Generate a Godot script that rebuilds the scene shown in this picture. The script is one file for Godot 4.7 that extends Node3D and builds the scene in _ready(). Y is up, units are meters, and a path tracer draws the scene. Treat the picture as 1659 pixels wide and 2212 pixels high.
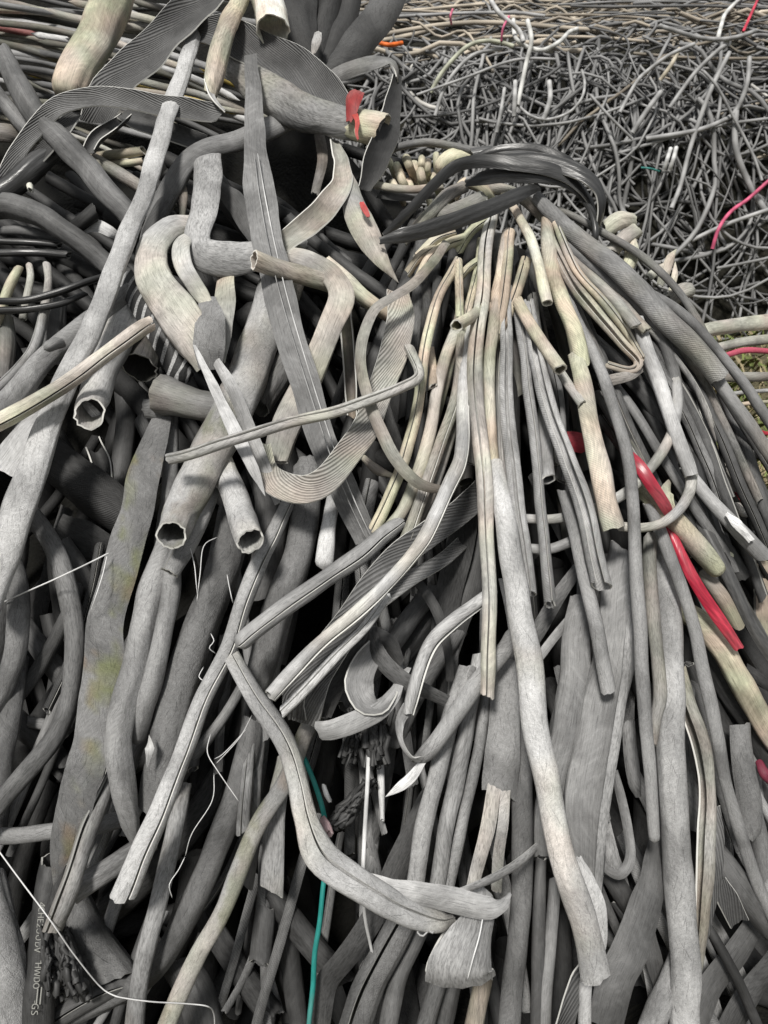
extends Node3D
# A heap of stripped cable sheaths in a scrap yard, a second heap behind it. Heap coordinates: (u, v) run across and down
# the sloping face of the near heap, lift is the height above that face in centimetres.
const PX := 0.6924 / 1106.0
const EYE := Vector3(0, 2.0, 0)
var eye_basis := Basis(Vector3.RIGHT, deg_to_rad(-30.0))
var out := Vector3.ZERO          # outward direction of the heap's face
var M := {}
var na := FastNoiseLite.new()
var nb := FastNoiseLite.new()
var rng := RandomNumberGenerator.new()
var used := {}
var serial := 0
var landmarks := []

func _ready():
	var cam := Camera3D.new(); cam.name = "camera"; add_child(cam)
	cam.position = EYE; cam.basis = eye_basis; cam.fov = 69.4; cam.near = 0.05; cam.far = 200.0; cam.current = true
	var lens := CameraAttributesPhysical.new()
	lens.frustum_focal_length = 12.0 / tan(deg_to_rad(34.7)); lens.frustum_focus_distance = 1.75; lens.exposure_aperture = 4.6; lens.frustum_near = 0.05; lens.frustum_far = 200.0
	cam.attributes = lens
	var env := Environment.new()
	env.background_mode = Environment.BG_SKY
	var sm := ProceduralSkyMaterial.new()
	sm.sky_top_color = Color(0.52, 0.525, 0.53); sm.sky_horizon_color = Color(0.22, 0.225, 0.23); sm.sky_curve = 0.5
	sm.ground_bottom_color = Color(0.1, 0.1, 0.1); sm.ground_horizon_color = Color(0.3, 0.3, 0.3); sm.sun_angle_max = 1.0
	var sky := Sky.new(); sky.sky_material = sm; env.sky = sky
	env.tonemap_mode = Environment.TONE_MAPPER_LINEAR
	env.tonemap_exposure = 2.5
	env.sdfgi_enabled = true; env.ssao_enabled = true; env.ssil_enabled = true
	var we := WorldEnvironment.new(); we.name = "world_environment"; we.environment = env; add_child(we)
	var sun := DirectionalLight3D.new(); sun.name = "sun"; add_child(sun)
	sun.rotation_degrees = Vector3(-62, -24, 0); sun.light_energy = 0.5; sun.light_angular_distance = 10.0
	sun.light_color = Color(1, 0.985, 0.96); sun.shadow_enabled = true
	out = eye_basis.z
	na.seed = 5; na.frequency = 1.0; na.fractal_octaves = 2
	nb.seed = 11; nb.frequency = 1.0; nb.fractal_octaves = 3
	rng.seed = 77
	make_materials()
	setting()
	far_heap()
	behind_left()
	upper_left()
	upper_middle()
	crest_right()
	middle_left()
	middle()
	right_side()
	lower_left()
	lower_middle()
	lower_right()
	hanging_between()
	buried()
	beyond()
	ground_right()

# ---------------------------------------------------------------- places
func face_depth(u: float, v: float) -> float:
	var ks := [[-400.0, 2.5], [0.0, 2.3], [300.0, 2.12], [500.0, 1.98], [700.0, 1.85], [1100.0, 1.7], [1600.0, 1.6], [2212.0, 1.52], [3000.0, 1.45]]
	var d := 1.45
	for i in ks.size() - 1:
		if v <= ks[i + 1][0]:
			var f: float = clampf((v - ks[i][0]) / (ks[i + 1][0] - ks[i][0]), 0, 1)
			d = lerpf(ks[i][1], ks[i + 1][1], f)
			break
	return d + maxf(0, u - 1350.0) / 300.0 * 0.12

func on_heap(u: float, v: float, lift: float) -> Vector3:
	var d := face_depth(u, v) - lift * 0.01
	return EYE + eye_basis * Vector3((u - 829.5) * PX * d, -(v - 1106.0) * PX * d, -d)

func px_at(u: float, v: float, lift: float) -> float:
	return PX * (face_depth(u, v) - lift * 0.01)

func named(n: String) -> String:
	var k: int = used.get(n, 0)
	used[n] = k + 1
	return n if k == 0 else "%s_%03d" % [n, k]

func tag(o: Node, label: String, category: String, group := "", kind := ""):
	if label: o.set_meta("label", label)
	if category: o.set_meta("category", category)
	if group: o.set_meta("group", group)
	if kind: o.set_meta("kind", kind)

# ---------------------------------------------------------------- materials
func image_of(n: int, f: Callable) -> Image:
	var im := Image.create(n, n, false, Image.FORMAT_RGB8)
	for y in n:
		for x in n:
			im.set_pixel(x, y, f.call(x, y))
	return im

func fold(nz: FastNoiseLite, x: float, y: float, n: float, sx: float, sy: float) -> float:
	# noise on a torus, so that the texture tiles
	var a := TAU * x / n; var b := TAU * y / n
	return nz.get_noise_3d(cos(a) * sx, sin(a) * sx + cos(b) * sy * 1.7, sin(b) * sy + cos(b) * 0.31 * sy)

func mat(albedo: Image, height: Image, strength: float, rough: float, spec := 0.4) -> StandardMaterial3D:
	var m := StandardMaterial3D.new()
	m.vertex_color_use_as_albedo = true
	m.roughness = rough
	m.metallic_specular = spec
	m.cull_mode = BaseMaterial3D.CULL_DISABLED
	if albedo:
		albedo.generate_mipmaps(); m.albedo_texture = ImageTexture.create_from_image(albedo)
	if height:
		var h := height.duplicate() as Image
		h.bump_map_to_normal_map(strength)
		h.generate_mipmaps()
		m.normal_enabled = true; m.normal_texture = ImageTexture.create_from_image(h); m.normal_scale = 1.0
	return m

func make_materials():
	var fine := FastNoiseLite.new(); fine.seed = 3; fine.frequency = 1.0; fine.fractal_octaves = 4
	var spots := FastNoiseLite.new(); spots.seed = 9; spots.frequency = 1.0; spots.fractal_octaves = 2
	var n := 512
	var r := RandomNumberGenerator.new(); r.seed = 4
	# weathered plastic: streaks along the length (v), mottled dirt, scratches and pits
	var streak := func(x: int, y: int) -> Color:
		var s := fold(fine, x, y, n, 30.0, 0.9)
		var b := fold(spots, x, y, n, 3.0, 2.0)
		var g := r.randf()
		var c := 0.9 + 0.12 * s + 0.06 * b + 0.1 * (g - 0.5)
		if b > 0.38: c += 0.03
		if s < -0.35: c -= 0.1
		return Color(c, c, c)
	var a1: Image = image_of(n, streak)
	var h1: Image = image_of(n, func(x: int, y: int) -> Color:
		var s := fold(fine, x, y, n, 26.0, 1.2) * 0.45 + fold(spots, x, y, n, 24.0, 24.0) * 0.55
		var c := 0.5 + 0.4 * s + 0.1 * (r.randf() - 0.5)
		return Color(c, c, c))
	scratch(a1, r, 260, 1.12, 0.1); scratch(a1, r, 160, 0.84, 0.15)
	# grainy, dusty plastic
	var a2: Image = image_of(n, func(x: int, y: int) -> Color:
		var s := fold(fine, x, y, n, 26.0, 16.0)
		var b := fold(spots, x, y, n, 5.0, 4.0)
		var c := 0.88 + 0.15 * s + 0.08 * b + 0.07 * (r.randf() - 0.5)
		return Color(c, c, c))
	var h2: Image = image_of(n, func(x: int, y: int) -> Color:
		var s := fold(fine, x, y, n, 30.0, 20.0)
		var c := 0.5 + 0.5 * s + 0.2 * (r.randf() - 0.5)
		return Color(c, c, c))
	scratch(a2, r, 520, 1.15, 0.6); scratch(a2, r, 420, 0.7, 0.5)
	# inside of a sheath: the strands of the conductor have left ribs
	var ribs := func(x: int, y: int) -> float:
		var ph := (float(x) * 56.0 + float(y) * 16.0) / n + 0.55 * sin(TAU * x * 3.0 / n) + 0.3 * sin(TAU * (x * 7.0 + y * 2.0) / n)
		return 0.5 + 0.5 * cos(TAU * ph)
	var a3: Image = image_of(n, func(x: int, y: int) -> Color:
		var s := fold(fine, x, y, n, 8.0, 3.0)
		var c: float = 0.87 + 0.1 * s + 0.08 * (r.randf() - 0.5) - 0.2 * pow(1.0 - ribs.call(x, y), 3.0)
		return Color(c, c, c))
	var h3: Image = image_of(n, func(x: int, y: int) -> Color:
		var c: float = 0.1 + 0.7 * ribs.call(x, y) + 0.08 * fold(fine, x, y, n, 12.0, 6.0)
		return Color(c, c, c))
	# woven print, fine oblique weave
	var weave := func(x: int, y: int) -> float:
		var p := sin(TAU * (float(x) * 40.0 + float(y) * 60.0) / n); var q := sin(TAU * (float(x) * 40.0 - float(y) * 84.0) / n)
		return 0.5 + 0.3 * p + 0.2 * q
	var a4: Image = image_of(n, func(x: int, y: int) -> Color:
		var c: float = 0.8 + 0.12 * weave.call(x, y) + 0.16 * fold(fine, x, y, n, 8.0, 2.0) + 0.05 * (r.randf() - 0.5)
		return Color(c, c, c))
	var h4: Image = image_of(n, func(x: int, y: int) -> Color:
		var c: float = 0.15 + 0.6 * weave.call(x, y) + 0.1 * fold(fine, x, y, n, 20.0, 10.0)
		return Color(c, c, c))
	# lengthwise grooves, for the glossy black bands and flat cables
	var groove := func(x: int, y: int) -> float:
		return 0.5 + 0.5 * cos(TAU * (float(x) * 21.0 / n + 0.25 * sin(TAU * y / n) + 0.8 * sin(TAU * x / n)))
	var a5: Image = image_of(n, func(x: int, y: int) -> Color:
		var c: float = 0.78 + 0.2 * fold(fine, x, y, n, 12.0, 1.5) + 0.12 * groove.call(x, y)
		return Color(c, c, c))
	var h5: Image = image_of(n, func(x: int, y: int) -> Color:
		var c: float = 0.3 + 0.4 * groove.call(x, y) + 0.2 * fold(fine, x, y, n, 16.0, 2.0)
		return Color(c, c, c))
	# slanting metal tape wound round a black core
	var a6: Image = image_of(n, func(x: int, y: int) -> Color:
		var ph := fposmod((float(y) * 10.0 - float(x) * 9.0) / n, 1.0)
		var c := 0.2 + 0.1 * fold(fine, x, y, n, 12.0, 12.0)
		if ph < 0.34: c = 0.75 + 0.35 * sin(TAU * (float(x) * 60.0 + float(y) * 80.0) / n) * fold(fine, x, y, n, 6.0, 6.0) + 0.25 * fold(fine, x, y, n, 12.0, 12.0)
		return Color(c, c, c))
	# worn plastic: long scuffs, cracks and dried mud
	var a7: Image = image_of(n, func(x: int, y: int) -> Color:
		var s := fold(fine, x, y, n, 34.0, 1.4)
		var b := fold(fine, x, y, n, 9.0, 2.6)
		var c := 0.86 + 0.14 * s + 0.05 * (r.randf() - 0.5)
		if b > 0.08: c += 0.05 * smoothstep(0.08, 0.3, b)
		if b < -0.1: c -= 0.1 * smoothstep(0.1, 0.35, -b)
		return Color(c, c, c))
	var h7: Image = image_of(n, func(x: int, y: int) -> Color:
		var b := fold(fine, x, y, n, 9.0, 2.6)
		var c := 0.5 + 0.25 * fold(fine, x, y, n, 34.0, 1.4) + 0.1 * fold(spots, x, y, n, 30.0, 30.0) + 0.06 * smoothstep(0.1, 0.3, -b)
		return Color(c, c, c))
	for k in 6:
		scratch(a7, r, 70, 1.16, 0.25); scratch(a7, r, 60, 0.74, 0.18)
	M.worn = mat(a7, h7, 2.4, 0.6)
	M.skin = mat(a1, h1, 1.7, 0.56); M.grain = mat(a2, h2, 2.4, 0.66)
	M.ridge = mat(a3, h3, 3.6, 0.6); M.weave = mat(a4, h4, 2.6, 0.65)
	M.gloss = mat(a5, h5, 1.8, 0.36, 0.6); M.tape = mat(a6, a6, 3.0, 0.5)
	M.cut = mat(null, null, 0, 0.7); M.plain = mat(null, null, 0, 0.55)
	var soil: Image = image_of(n, func(x: int, y: int) -> Color:
		var s := fold(fine, x, y, n, 16.0, 16.0); var b := fold(spots, x, y, n, 4.0, 4.0)
		var c := 0.55 + 0.35 * s + 0.2 * b
		return Color(c * 1.02, c, c * 0.86))
	M.soil = mat(soil, soil, 5.0, 0.95)
	M.soil.uv1_triplanar = true; M.soil.uv1_world_triplanar = true; M.soil.uv1_scale = Vector3(0.8, 0.8, 0.8)

func scratch(im: Image, r: RandomNumberGenerator, many: int, gain: float, slant: float):
	var n := im.get_width()
	for k in many:
		var x := r.randf() * n; var y := r.randf() * n
		var l := r.randf_range(6, 46); var dx := r.randf_range(-slant, slant)
		for i in int(l):
			var px := posmod(int(x + dx * i), n); var py := posmod(int(y + i), n)
			var c := im.get_pixel(px, py)
			im.set_pixel(px, py, Color(clampf(c.r * gain, 0, 1), clampf(c.g * gain, 0, 1), clampf(c.b * gain, 0, 1)))

# ---------------------------------------------------------------- sweeps
func commit(rows: int, cols: int, p: PackedVector3Array, c: PackedColorArray, uv: PackedVector2Array, away: PackedVector3Array, wrap: bool, m: Material) -> MeshInstance3D:
	# a grid of points as one smooth surface; away tells which side is its outside
	var nn := PackedVector3Array(); nn.resize(rows * cols)
	for i in rows:
		var i0: int = maxi(i - 1, 0) * cols; var i1: int = mini(i + 1, rows - 1) * cols
		for j in cols:
			var j0 := j - 1; var j1 := j + 1
			if wrap:
				if j0 < 0: j0 = cols - 2
				if j1 > cols - 1: j1 = 1
			else:
				j0 = maxi(j0, 0); j1 = mini(j1, cols - 1)
			var g := (p[i * cols + j1] - p[i * cols + j0]).cross(p[i1 + j] - p[i0 + j])
			var w := away[i * cols + j]
			if g.length_squared() < 1e-16: g = w
			g = g.normalized()
			nn[i * cols + j] = g if g.dot(w) >= 0 else -g
	var ix := PackedInt32Array(); ix.resize((rows - 1) * (cols - 1) * 6)
	var k := 0
	for i in rows - 1:
		for j in cols - 1:
			var a := i * cols + j; var b := a + 1; var d := a + cols; var e := d + 1
			if (p[b] - p[a]).cross(p[d] - p[a]).dot(away[a]) > 0:
				ix[k] = a; ix[k + 1] = d; ix[k + 2] = b; ix[k + 3] = b; ix[k + 4] = d; ix[k + 5] = e
			else:
				ix[k] = a; ix[k + 1] = b; ix[k + 2] = d; ix[k + 3] = b; ix[k + 4] = e; ix[k + 5] = d
			k += 6
	var arr := []; arr.resize(Mesh.ARRAY_MAX)
	arr[Mesh.ARRAY_VERTEX] = p; arr[Mesh.ARRAY_NORMAL] = nn; arr[Mesh.ARRAY_COLOR] = c; arr[Mesh.ARRAY_TEX_UV] = uv; arr[Mesh.ARRAY_INDEX] = ix
	var me := ArrayMesh.new(); me.add_surface_from_arrays(Mesh.PRIMITIVE_TRIANGLES, arr)
	me.surface_set_material(0, m)
	var o := MeshInstance3D.new(); o.mesh = me
	return o

func crm(a: float, b: float, c: float, d: float, t: float) -> float:
	return 0.5 * (2.0 * b + (c - a) * t + (2.0 * a - 5.0 * b + 4.0 * c - d) * t * t + (3.0 * b - a - 3.0 * c + d) * t * t * t)

func per(v, i: int) -> float:
	if v is Array: return float(v[mini(i, v.size() - 1)])
	return float(v)

# The workhorse: a sheath swept along pts (u, v, lift triples). It is an arc of «curl» degrees: 360 is a whole tube,
# 340 a tube that was slit open, 20 to 120 a flattened strip. w is its width in heap units.
func sweep(called: String, label: String, category: String, pts: Array, w, o := {}, group := "") -> Node3D:
	var q: Array[Vector3] = []
	var wk: Array[float] = []
	var k := pts.size() / 3
	for i in k:
		q.append(on_heap(pts[i * 3], pts[i * 3 + 1], pts[i * 3 + 2]))
		wk.append(per(w, i) * px_at(pts[i * 3], pts[i * 3 + 1], pts[i * 3 + 2]))
	return sweep_at(called, label, category, q, wk, o, group)

func sweep_at(called: String, label: String, category: String, q: Array[Vector3], wk: Array[float], o := {}, group := "") -> Node3D:
	serial += 1
	var k := q.size()
	var curl = o.get("k", 360); var roll = o.get("r", 0.0)
	if o.has("slit"):
		curl = o.get("k", 346); roll = 180.0 + float(o.slit)
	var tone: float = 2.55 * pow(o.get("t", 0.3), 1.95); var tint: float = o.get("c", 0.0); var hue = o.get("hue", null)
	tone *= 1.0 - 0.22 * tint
	var flat: float = o.get("flat", 1.0); var dent: float = o.get("dent", 0.1); var crease: float = 0.0 if o.get("simple", false) else 0.15
	var mk: String = o.get("m", "skin")
	if (mk == "grain" and serial % 3 == 0 and wk[0] < 0.045) or (mk == "skin" and serial % 3 == 1 and hue == null): mk = "worn"
	var m: Material = M[mk]; var mi: Material = M[o.get("i", o.get("m", "skin"))]
	var e0: String = o.get("e0", "cut"); var e1: String = o.get("e1", "cut")
	var moss: float = o.get("moss", 0.0)
	var patchy: float = o.get("patchy", 1.0)
	var th: float = o.get("th", 0.0036)
	var lens: Array[float] = [0.0]
	for i in k - 1: lens.append(lens[i] + q[i].distance_to(q[i + 1]))
	var total := lens[k - 1]
	var step: float = o.get("step", clampf(wk[0] * 0.32, 0.009, 0.02))
	var per_seg := []
	# stations
	var pos: Array[Vector3] = []; var wid: Array[float] = []; var crl: Array[float] = []; var rol: Array[float] = []; var sl: Array[float] = []
	for i in k - 1:
		var segl := lens[i + 1] - lens[i]
		var cnt: int = clampi(int(ceil(segl / step)), 2, 60)
		var a := q[maxi(i - 1, 0)]; var b := q[i]; var c := q[i + 1]; var d := q[mini(i + 2, k - 1)]
		if i == 0: a = b * 2.0 - c
		if i == k - 2: d = c * 2.0 - b
		for s in cnt + (1 if i == k - 2 else 0):
			var t := float(s) / cnt
			pos.append(Vector3(crm(a.x, b.x, c.x, d.x, t), crm(a.y, b.y, c.y, d.y, t), crm(a.z, b.z, c.z, d.z, t)))
			var e := t * t * (3.0 - 2.0 * t)
			wid.append(lerpf(wk[i], wk[i + 1], e)); crl.append(lerpf(per(curl, i), per(curl, i + 1), e)); rol.append(lerpf(per(roll, i), per(roll, i + 1), e))
			sl.append(lens[i] + segl * t)
	var n := pos.size()
	var sd := float(serial) * 3.71
	for i in n:
		pos[i] += Vector3(na.get_noise_2d(sl[i] * 3.0, sd), na.get_noise_2d(sl[i] * 3.0, sd + 40.0), na.get_noise_2d(sl[i] * 3.0, sd + 80.0)) * minf(wid[i] * 0.17, 0.009)
		wid[i] *= 1.0 + 0.07 * na.get_noise_2d(sl[i] * 4.0, sd + 7.0)
	var cmax := 0.0
	for v in crl: cmax = maxf(cmax, v)
	var whole := cmax > 359.0
	var mcount: int = o.get("sides", 0)
	if mcount == 0: mcount = clampi(int(cmax / 360.0 * 22.0 * clampf(wk[0] / 0.04, 0.6, 1.5)), 6, 26)
	var cols := mcount + 1
	var at0 := pos[0]
	var P := PackedVector3Array(); var A := PackedVector3Array(); var C := PackedColorArray(); var U := PackedVector2Array(); var I := PackedVector3Array()
	P.resize(n * cols); A.resize(n * cols); C.resize(n * cols); U.resize(n * cols); I.resize(n * cols)
	var prevn := Vector3.ZERO
	var uo := fposmod(sd * 0.37, 1.0); var vo := fposmod(sd * 0.61, 1.0)
	var skew0: float = o.get("skew", 0.25 + 0.35 * absf(sin(sd))); var ph0 := sd
	for i in n:
		var T := (pos[mini(i + 1, n - 1)] - pos[maxi(i - 1, 0)]).normalized()
		var N := out - T * out.dot(T)
		if prevn != Vector3.ZERO:
			var f := clampf((N.length() - 0.15) / 0.35, 0.0, 1.0)
			var pn := (prevn - T * prevn.dot(T)).normalized()
			N = (pn * (1.0 - f) + N.normalized() * f).normalized()
		else:
			N = N.normalized()
		prevn = N
		var B := T.cross(N).normalized()
		var rr := deg_to_rad(rol[i])
		var Nr := N * cos(rr) + B * sin(rr); var Br := B * cos(rr) - N * sin(rr)
		var phi := deg_to_rad(crl[i])
		var sc := 1.0
		var din := sl[i]; var dout := total - sl[i]
		if e0 == "round" and din < wid[i] * 0.5: sc = sqrt(maxf(1.0 - pow(1.0 - din / (wid[i] * 0.5), 2.0), 0.0004))
		if e1 == "round" and dout < wid[i] * 0.5: sc = sqrt(maxf(1.0 - pow(1.0 - dout / (wid[i] * 0.5), 2.0), 0.0004))
		if e0 == "tip" and din < wid[i] * 2.2: sc = pow(maxf(din / (wid[i] * 2.2), 0.01), 0.7)
		if e1 == "tip" and dout < wid[i] * 2.2: sc = pow(maxf(dout / (wid[i] * 2.2), 0.01), 0.7)
		var R := wid[i] * 0.5 * sc
		if phi < PI: R = R / maxf(sin(phi * 0.5), 0.05)
		var off := R * (1.0 + cos(phi * 0.5)) * 0.5
		var squash := flat * (1.0 - 0.28 * clampf(na.get_noise_2d(sl[i] * 3.2, sd + 20.0) + 0.25, 0.0, 1.0))
		var big := nb.get_noise_2d(sl[i] * 5.0, sd)
		for j in cols:
			var al := -phi * 0.5 + phi * j / mcount
			var ca := cos(al); var sa := sin(al)
			var dn := na.get_noise_3d(ca * 0.7 + sd, sa * 0.7, sl[i] * 7.0) if whole else na.get_noise_3d(al * R * 12.0 + sd, 3.0, sl[i] * 7.0)
			var Rd := R * (1.0 + dent * dn + crease * na.get_noise_3d(ca * 2.7 - sd, sa * 2.7, sl[i] * 1.3)) if phi > 2.4 else R
			var p := pos[i] + Br * (Rd * sa) + Nr * ((Rd * ca - off) * squash)
			var dir := (Br * sa + Nr * ca)
			if phi <= 2.4: p += dir * (dn * dent * wid[i] * 0.5)
			# oblique, uneven cuts
			if e0 == "cut" and din < wid[i] * 1.2: p -= T * (skew0 * wid[i] * 0.5 * sin(al + ph0) * (1.0 - din / (wid[i] * 1.2)) + (0.0045 * na.get_noise_2d(al * 3.0, sd) if i == 0 else 0.0))
			if e1 == "cut" and dout < wid[i] * 1.2: p += T * (skew0 * wid[i] * 0.5 * sin(al + ph0 * 1.7) * (1.0 - dout / (wid[i] * 1.2)) + (0.0045 * na.get_noise_2d(al * 3.0, sd + 9.0) if i == n - 1 else 0.0))
			var ix := i * cols + j
			P[ix] = p - at0; A[ix] = dir
			I[ix] = p - at0 - dir * minf(th, R * 0.4)
			var c1 := nb.get_noise_3d(p.x * 14.0 + sd, p.y * 14.0, p.z * 14.0)
			var pt := nb.get_noise_3d(p.x * 5.0 + 50.0, p.y * 5.0 + sd, p.z * 5.0)
			var g := tone * (1.0 + 0.16 * big + 0.12 * c1 + (0.2 * smoothstep(0.08, 0.2, pt) - 0.24 * smoothstep(0.1, 0.22, -pt)) * patchy)
			var tn := clampf(tint * 1.25 + (0.5 if tint > 0.02 else 0.0) * (na.get_noise_3d(p.x * 5.0, p.y * 5.0, p.z * 5.0 + sd)), 0.0, 1.0)
			var hn := clampf(0.5 + 1.3 * na.get_noise_3d(p.x * 8.0 + 30.0, p.y * 8.0, p.z * 8.0), 0.0, 1.0)
			if hue != null:
				var fade := clampf(0.12 + 0.5 * smoothstep(0.0, 0.25, pt) + 0.3 * c1, 0.0, 0.5)
				C[ix] = Color(hue.r * (1.0 + 0.3 * c1), hue.g * (1.0 + 0.3 * c1), hue.b * (1.0 + 0.3 * c1)).lerp(Color(0.3, 0.28, 0.26), fade * 0.4)
			else:
				var warm := Color(1.22, 1.0, 0.80).lerp(Color(1.04, 1.05, 0.76), hn)
				C[ix] = Color(g * lerpf(1.0, warm.r, tn), g * lerpf(1.0, warm.g, tn), g * lerpf(1.0, warm.b, tn))
			if moss > 0.0:
				var mf := moss * smoothstep(-0.05, 0.35, na.get_noise_3d(p.x * 11.0 + sd, p.y * 5.0, p.z * 5.0) + 0.3 * na.get_noise_3d(p.x * 30.0, p.y * 30.0, p.z * 30.0))
				C[ix] = C[ix].lerp(Color(0.2, 0.22, 0.1).lerp(Color(0.26, 0.2, 0.15), hn * hn), mf)
			U[ix] = Vector2(al * R / 0.34 + uo, sl[i] / 0.34 + vo)
	if whole:   # whole numbers of repeats round a tube
		for i in n:
			for j in cols: U[i * cols + j].x = uo + float(j) / mcount * maxf(1.0, roundf(wk[0] * PI / 0.34 * 2.0)) * 0.5
	var parts := []
	parts.append(["outer_skin", commit(n, cols, P, C, U, A, whole, m)])
	var inw := PackedVector3Array(); inw.resize(A.size())
	for i in A.size(): inw[i] = -A[i]
	var simple: bool = o.get("simple", false)
	if not simple:
		if not whole:
			parts.append(["inner_skin", commit(n, cols, I, C, U, inw, false, mi)])
			for side in [0, mcount]:
				var ep := PackedVector3Array(); var ea := PackedVector3Array(); var ec := PackedColorArray(); var eu := PackedVector2Array()
				for i in n:
					var ix: int = i * cols + side
					var outw := (P[ix] - P[i * cols + (1 if side == 0 else mcount - 1)]).normalized()
					ep.append(P[ix]); ep.append(I[ix]); ea.append(outw); ea.append(outw)
					var cc := C[ix].lerp(Color(0.74, 0.735, 0.7), 0.75) if hue == null else C[ix].lerp(Color.WHITE, 0.2)
					ec.append(cc); ec.append(cc); eu.append(U[ix]); eu.append(U[ix])
				parts.append(["cut_edge", commit(n, 2, ep, ec, eu, ea, false, M.cut)])
		for end in [0, 1]:
			if (e0 if end == 0 else e1) != "cut": continue
			var r0: int = 0 if end == 0 else n - 1
			if whole:   # the wall seen from inside, as far as light reaches
				var depth: int = mini(n, 7)
				var ip := PackedVector3Array(); var ia := PackedVector3Array(); var ic := PackedColorArray(); var iu := PackedVector2Array()
				for s in depth:
					var rr2: int = s if end == 0 else n - 1 - s
					for j in cols:
						var ix := rr2 * cols + j
						ip.append(I[ix]); ia.append(-A[ix]); ic.append(C[ix] * 0.9); iu.append(U[ix])
				parts.append(["inner_skin", commit(depth, cols, ip, ic, iu, ia, true, mi)])
			var rp := PackedVector3Array(); var ra := PackedVector3Array(); var rc := PackedColorArray(); var ru := PackedVector2Array()
			var tdir := (pos[1] - pos[0]).normalized() * -1.0 if end == 0 else (pos[n - 1] - pos[n - 2]).normalized()
			for s in 2:
				for j in cols:
					var ix := r0 * cols + j
					rp.append(P[ix] if s == 0 else I[ix]); ra.append(tdir); ru.append(U[ix])
					rc.append(C[ix].lerp(Color(0.74, 0.735, 0.7), 0.7) if hue == null else C[ix].lerp(Color.WHITE, 0.2))
			parts.append(["cut_end", commit(2, cols, rp, rc, ru, ra, whole, M.cut)])
	if parts.size() == 1:
		var only: MeshInstance3D = parts[0][1]
		only.name = named(called); only.position = at0; add_child(only); tag(only, label, category, group)
		return only
	var root := Node3D.new(); root.name = named(called); root.position = at0; add_child(root)
	tag(root, label, category, group)
	for pr in parts:
		pr[1].name = pr[0]; root.add_child(pr[1], true)
	return root

func note_place(label: String, pts: Array):
	if label.split(" ").size() > 9: return
	for i in pts.size() / 3: landmarks.append([Vector2(pts[i * 3], pts[i * 3 + 1]), label])

func whereabouts(pts: Array, w: float, t: float, strip: bool) -> String:
	# a label that finds a buried sheath by its look and by the sheath it lies behind
	var mid := Vector2(pts[6], pts[7]); var best := 1e9; var near := ""
	for k in landmarks:
		var d: float = mid.distance_squared_to(k[0])
		if d < best: best = d; near = k[1]
	var d2 := Vector2(pts[12] - pts[0], pts[13] - pts[1])
	var lean := "upright" if absf(d2.x) < d2.y * 0.2 else ("leaning left" if d2.x < 0 else "leaning right")
	if absf(d2.x) > absf(d2.y) * 1.4: lean = "nearly level"
	return "%s %s %s, %s, behind the %s" % ["slim" if w < 32 else ("stout" if w < 48 else "thick"), "black" if t < 0.09 else "dark", "strip" if strip else "tube", lean, near]

func T(label: String, pts: Array, w, o := {}) -> Node3D:      # a whole or slit tube
	note_place(label, pts)
	return sweep(o.get("n", "cable_sheath"), label, o.get("cat", "cable sheath"), pts, w, o, o.get("g", "cut sheaths on the near heap"))

func S(label: String, pts: Array, w, o := {}) -> Node3D:      # a sheath cut open into a strip
	if not o.has("k"): o.k = 60
	note_place(label, pts)
	return sweep(o.get("n", "sheath_strip"), label, o.get("cat", "sheath strip"), pts, w, o, o.get("g", "cut sheaths on the near heap"))

func W(label: String, pts: Array, w, o := {}) -> Node3D:      # a thin wire or thread
	o.simple = true; o.e0 = "round"; o.e1 = "round"; o.sides = 6; o.dent = 0.02
	return sweep(o.get("n", "wire"), label, o.get("cat", "wire"), pts, w, o, o.get("g", ""))

# ---------------------------------------------------------------- setting and the far heap
func sheet(called: String, rows: int, cols: int, at: Callable, up: Vector3, m: Material, tone: Color) -> MeshInstance3D:
	var p := PackedVector3Array(); var a := PackedVector3Array(); var c := PackedColorArray(); var u := PackedVector2Array()
	for i in rows:
		for j in cols:
			var q: Vector3 = at.call(i, j)
			p.append(q); a.append(up); u.append(Vector2(q.x, q.z))
			var g := 1.0 + 0.35 * nb.get_noise_3d(q.x * 3.0, q.y * 3.0, q.z * 3.0)
			c.append(Color(tone.r * g, tone.g * g, tone.b * g))
	var o := commit(rows, cols, p, c, u, a, false, m)
	o.name = called; add_child(o); o.set_meta("kind", "structure")
	return o

func crest(u: float) -> float:
	var ks := [[-2000.0, 330.0], [300.0, 320.0], [470.0, 230.0], [700.0, 220.0], [830.0, 360.0], [1000.0, 430.0], [1200.0, 500.0], [1300.0, 580.0], [1400.0, 690.0], [1500.0, 830.0], [1600.0, 960.0], [1720.0, 1150.0], [2100.0, 1700.0], [3000.0, 2600.0]]
	for i in ks.size() - 1:
		if u <= ks[i + 1][0]:
			return lerpf(ks[i][1], ks[i + 1][1], clampf((u - ks[i][0]) / (ks[i + 1][0] - ks[i][0]), 0, 1))
	return 2600.0

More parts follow.
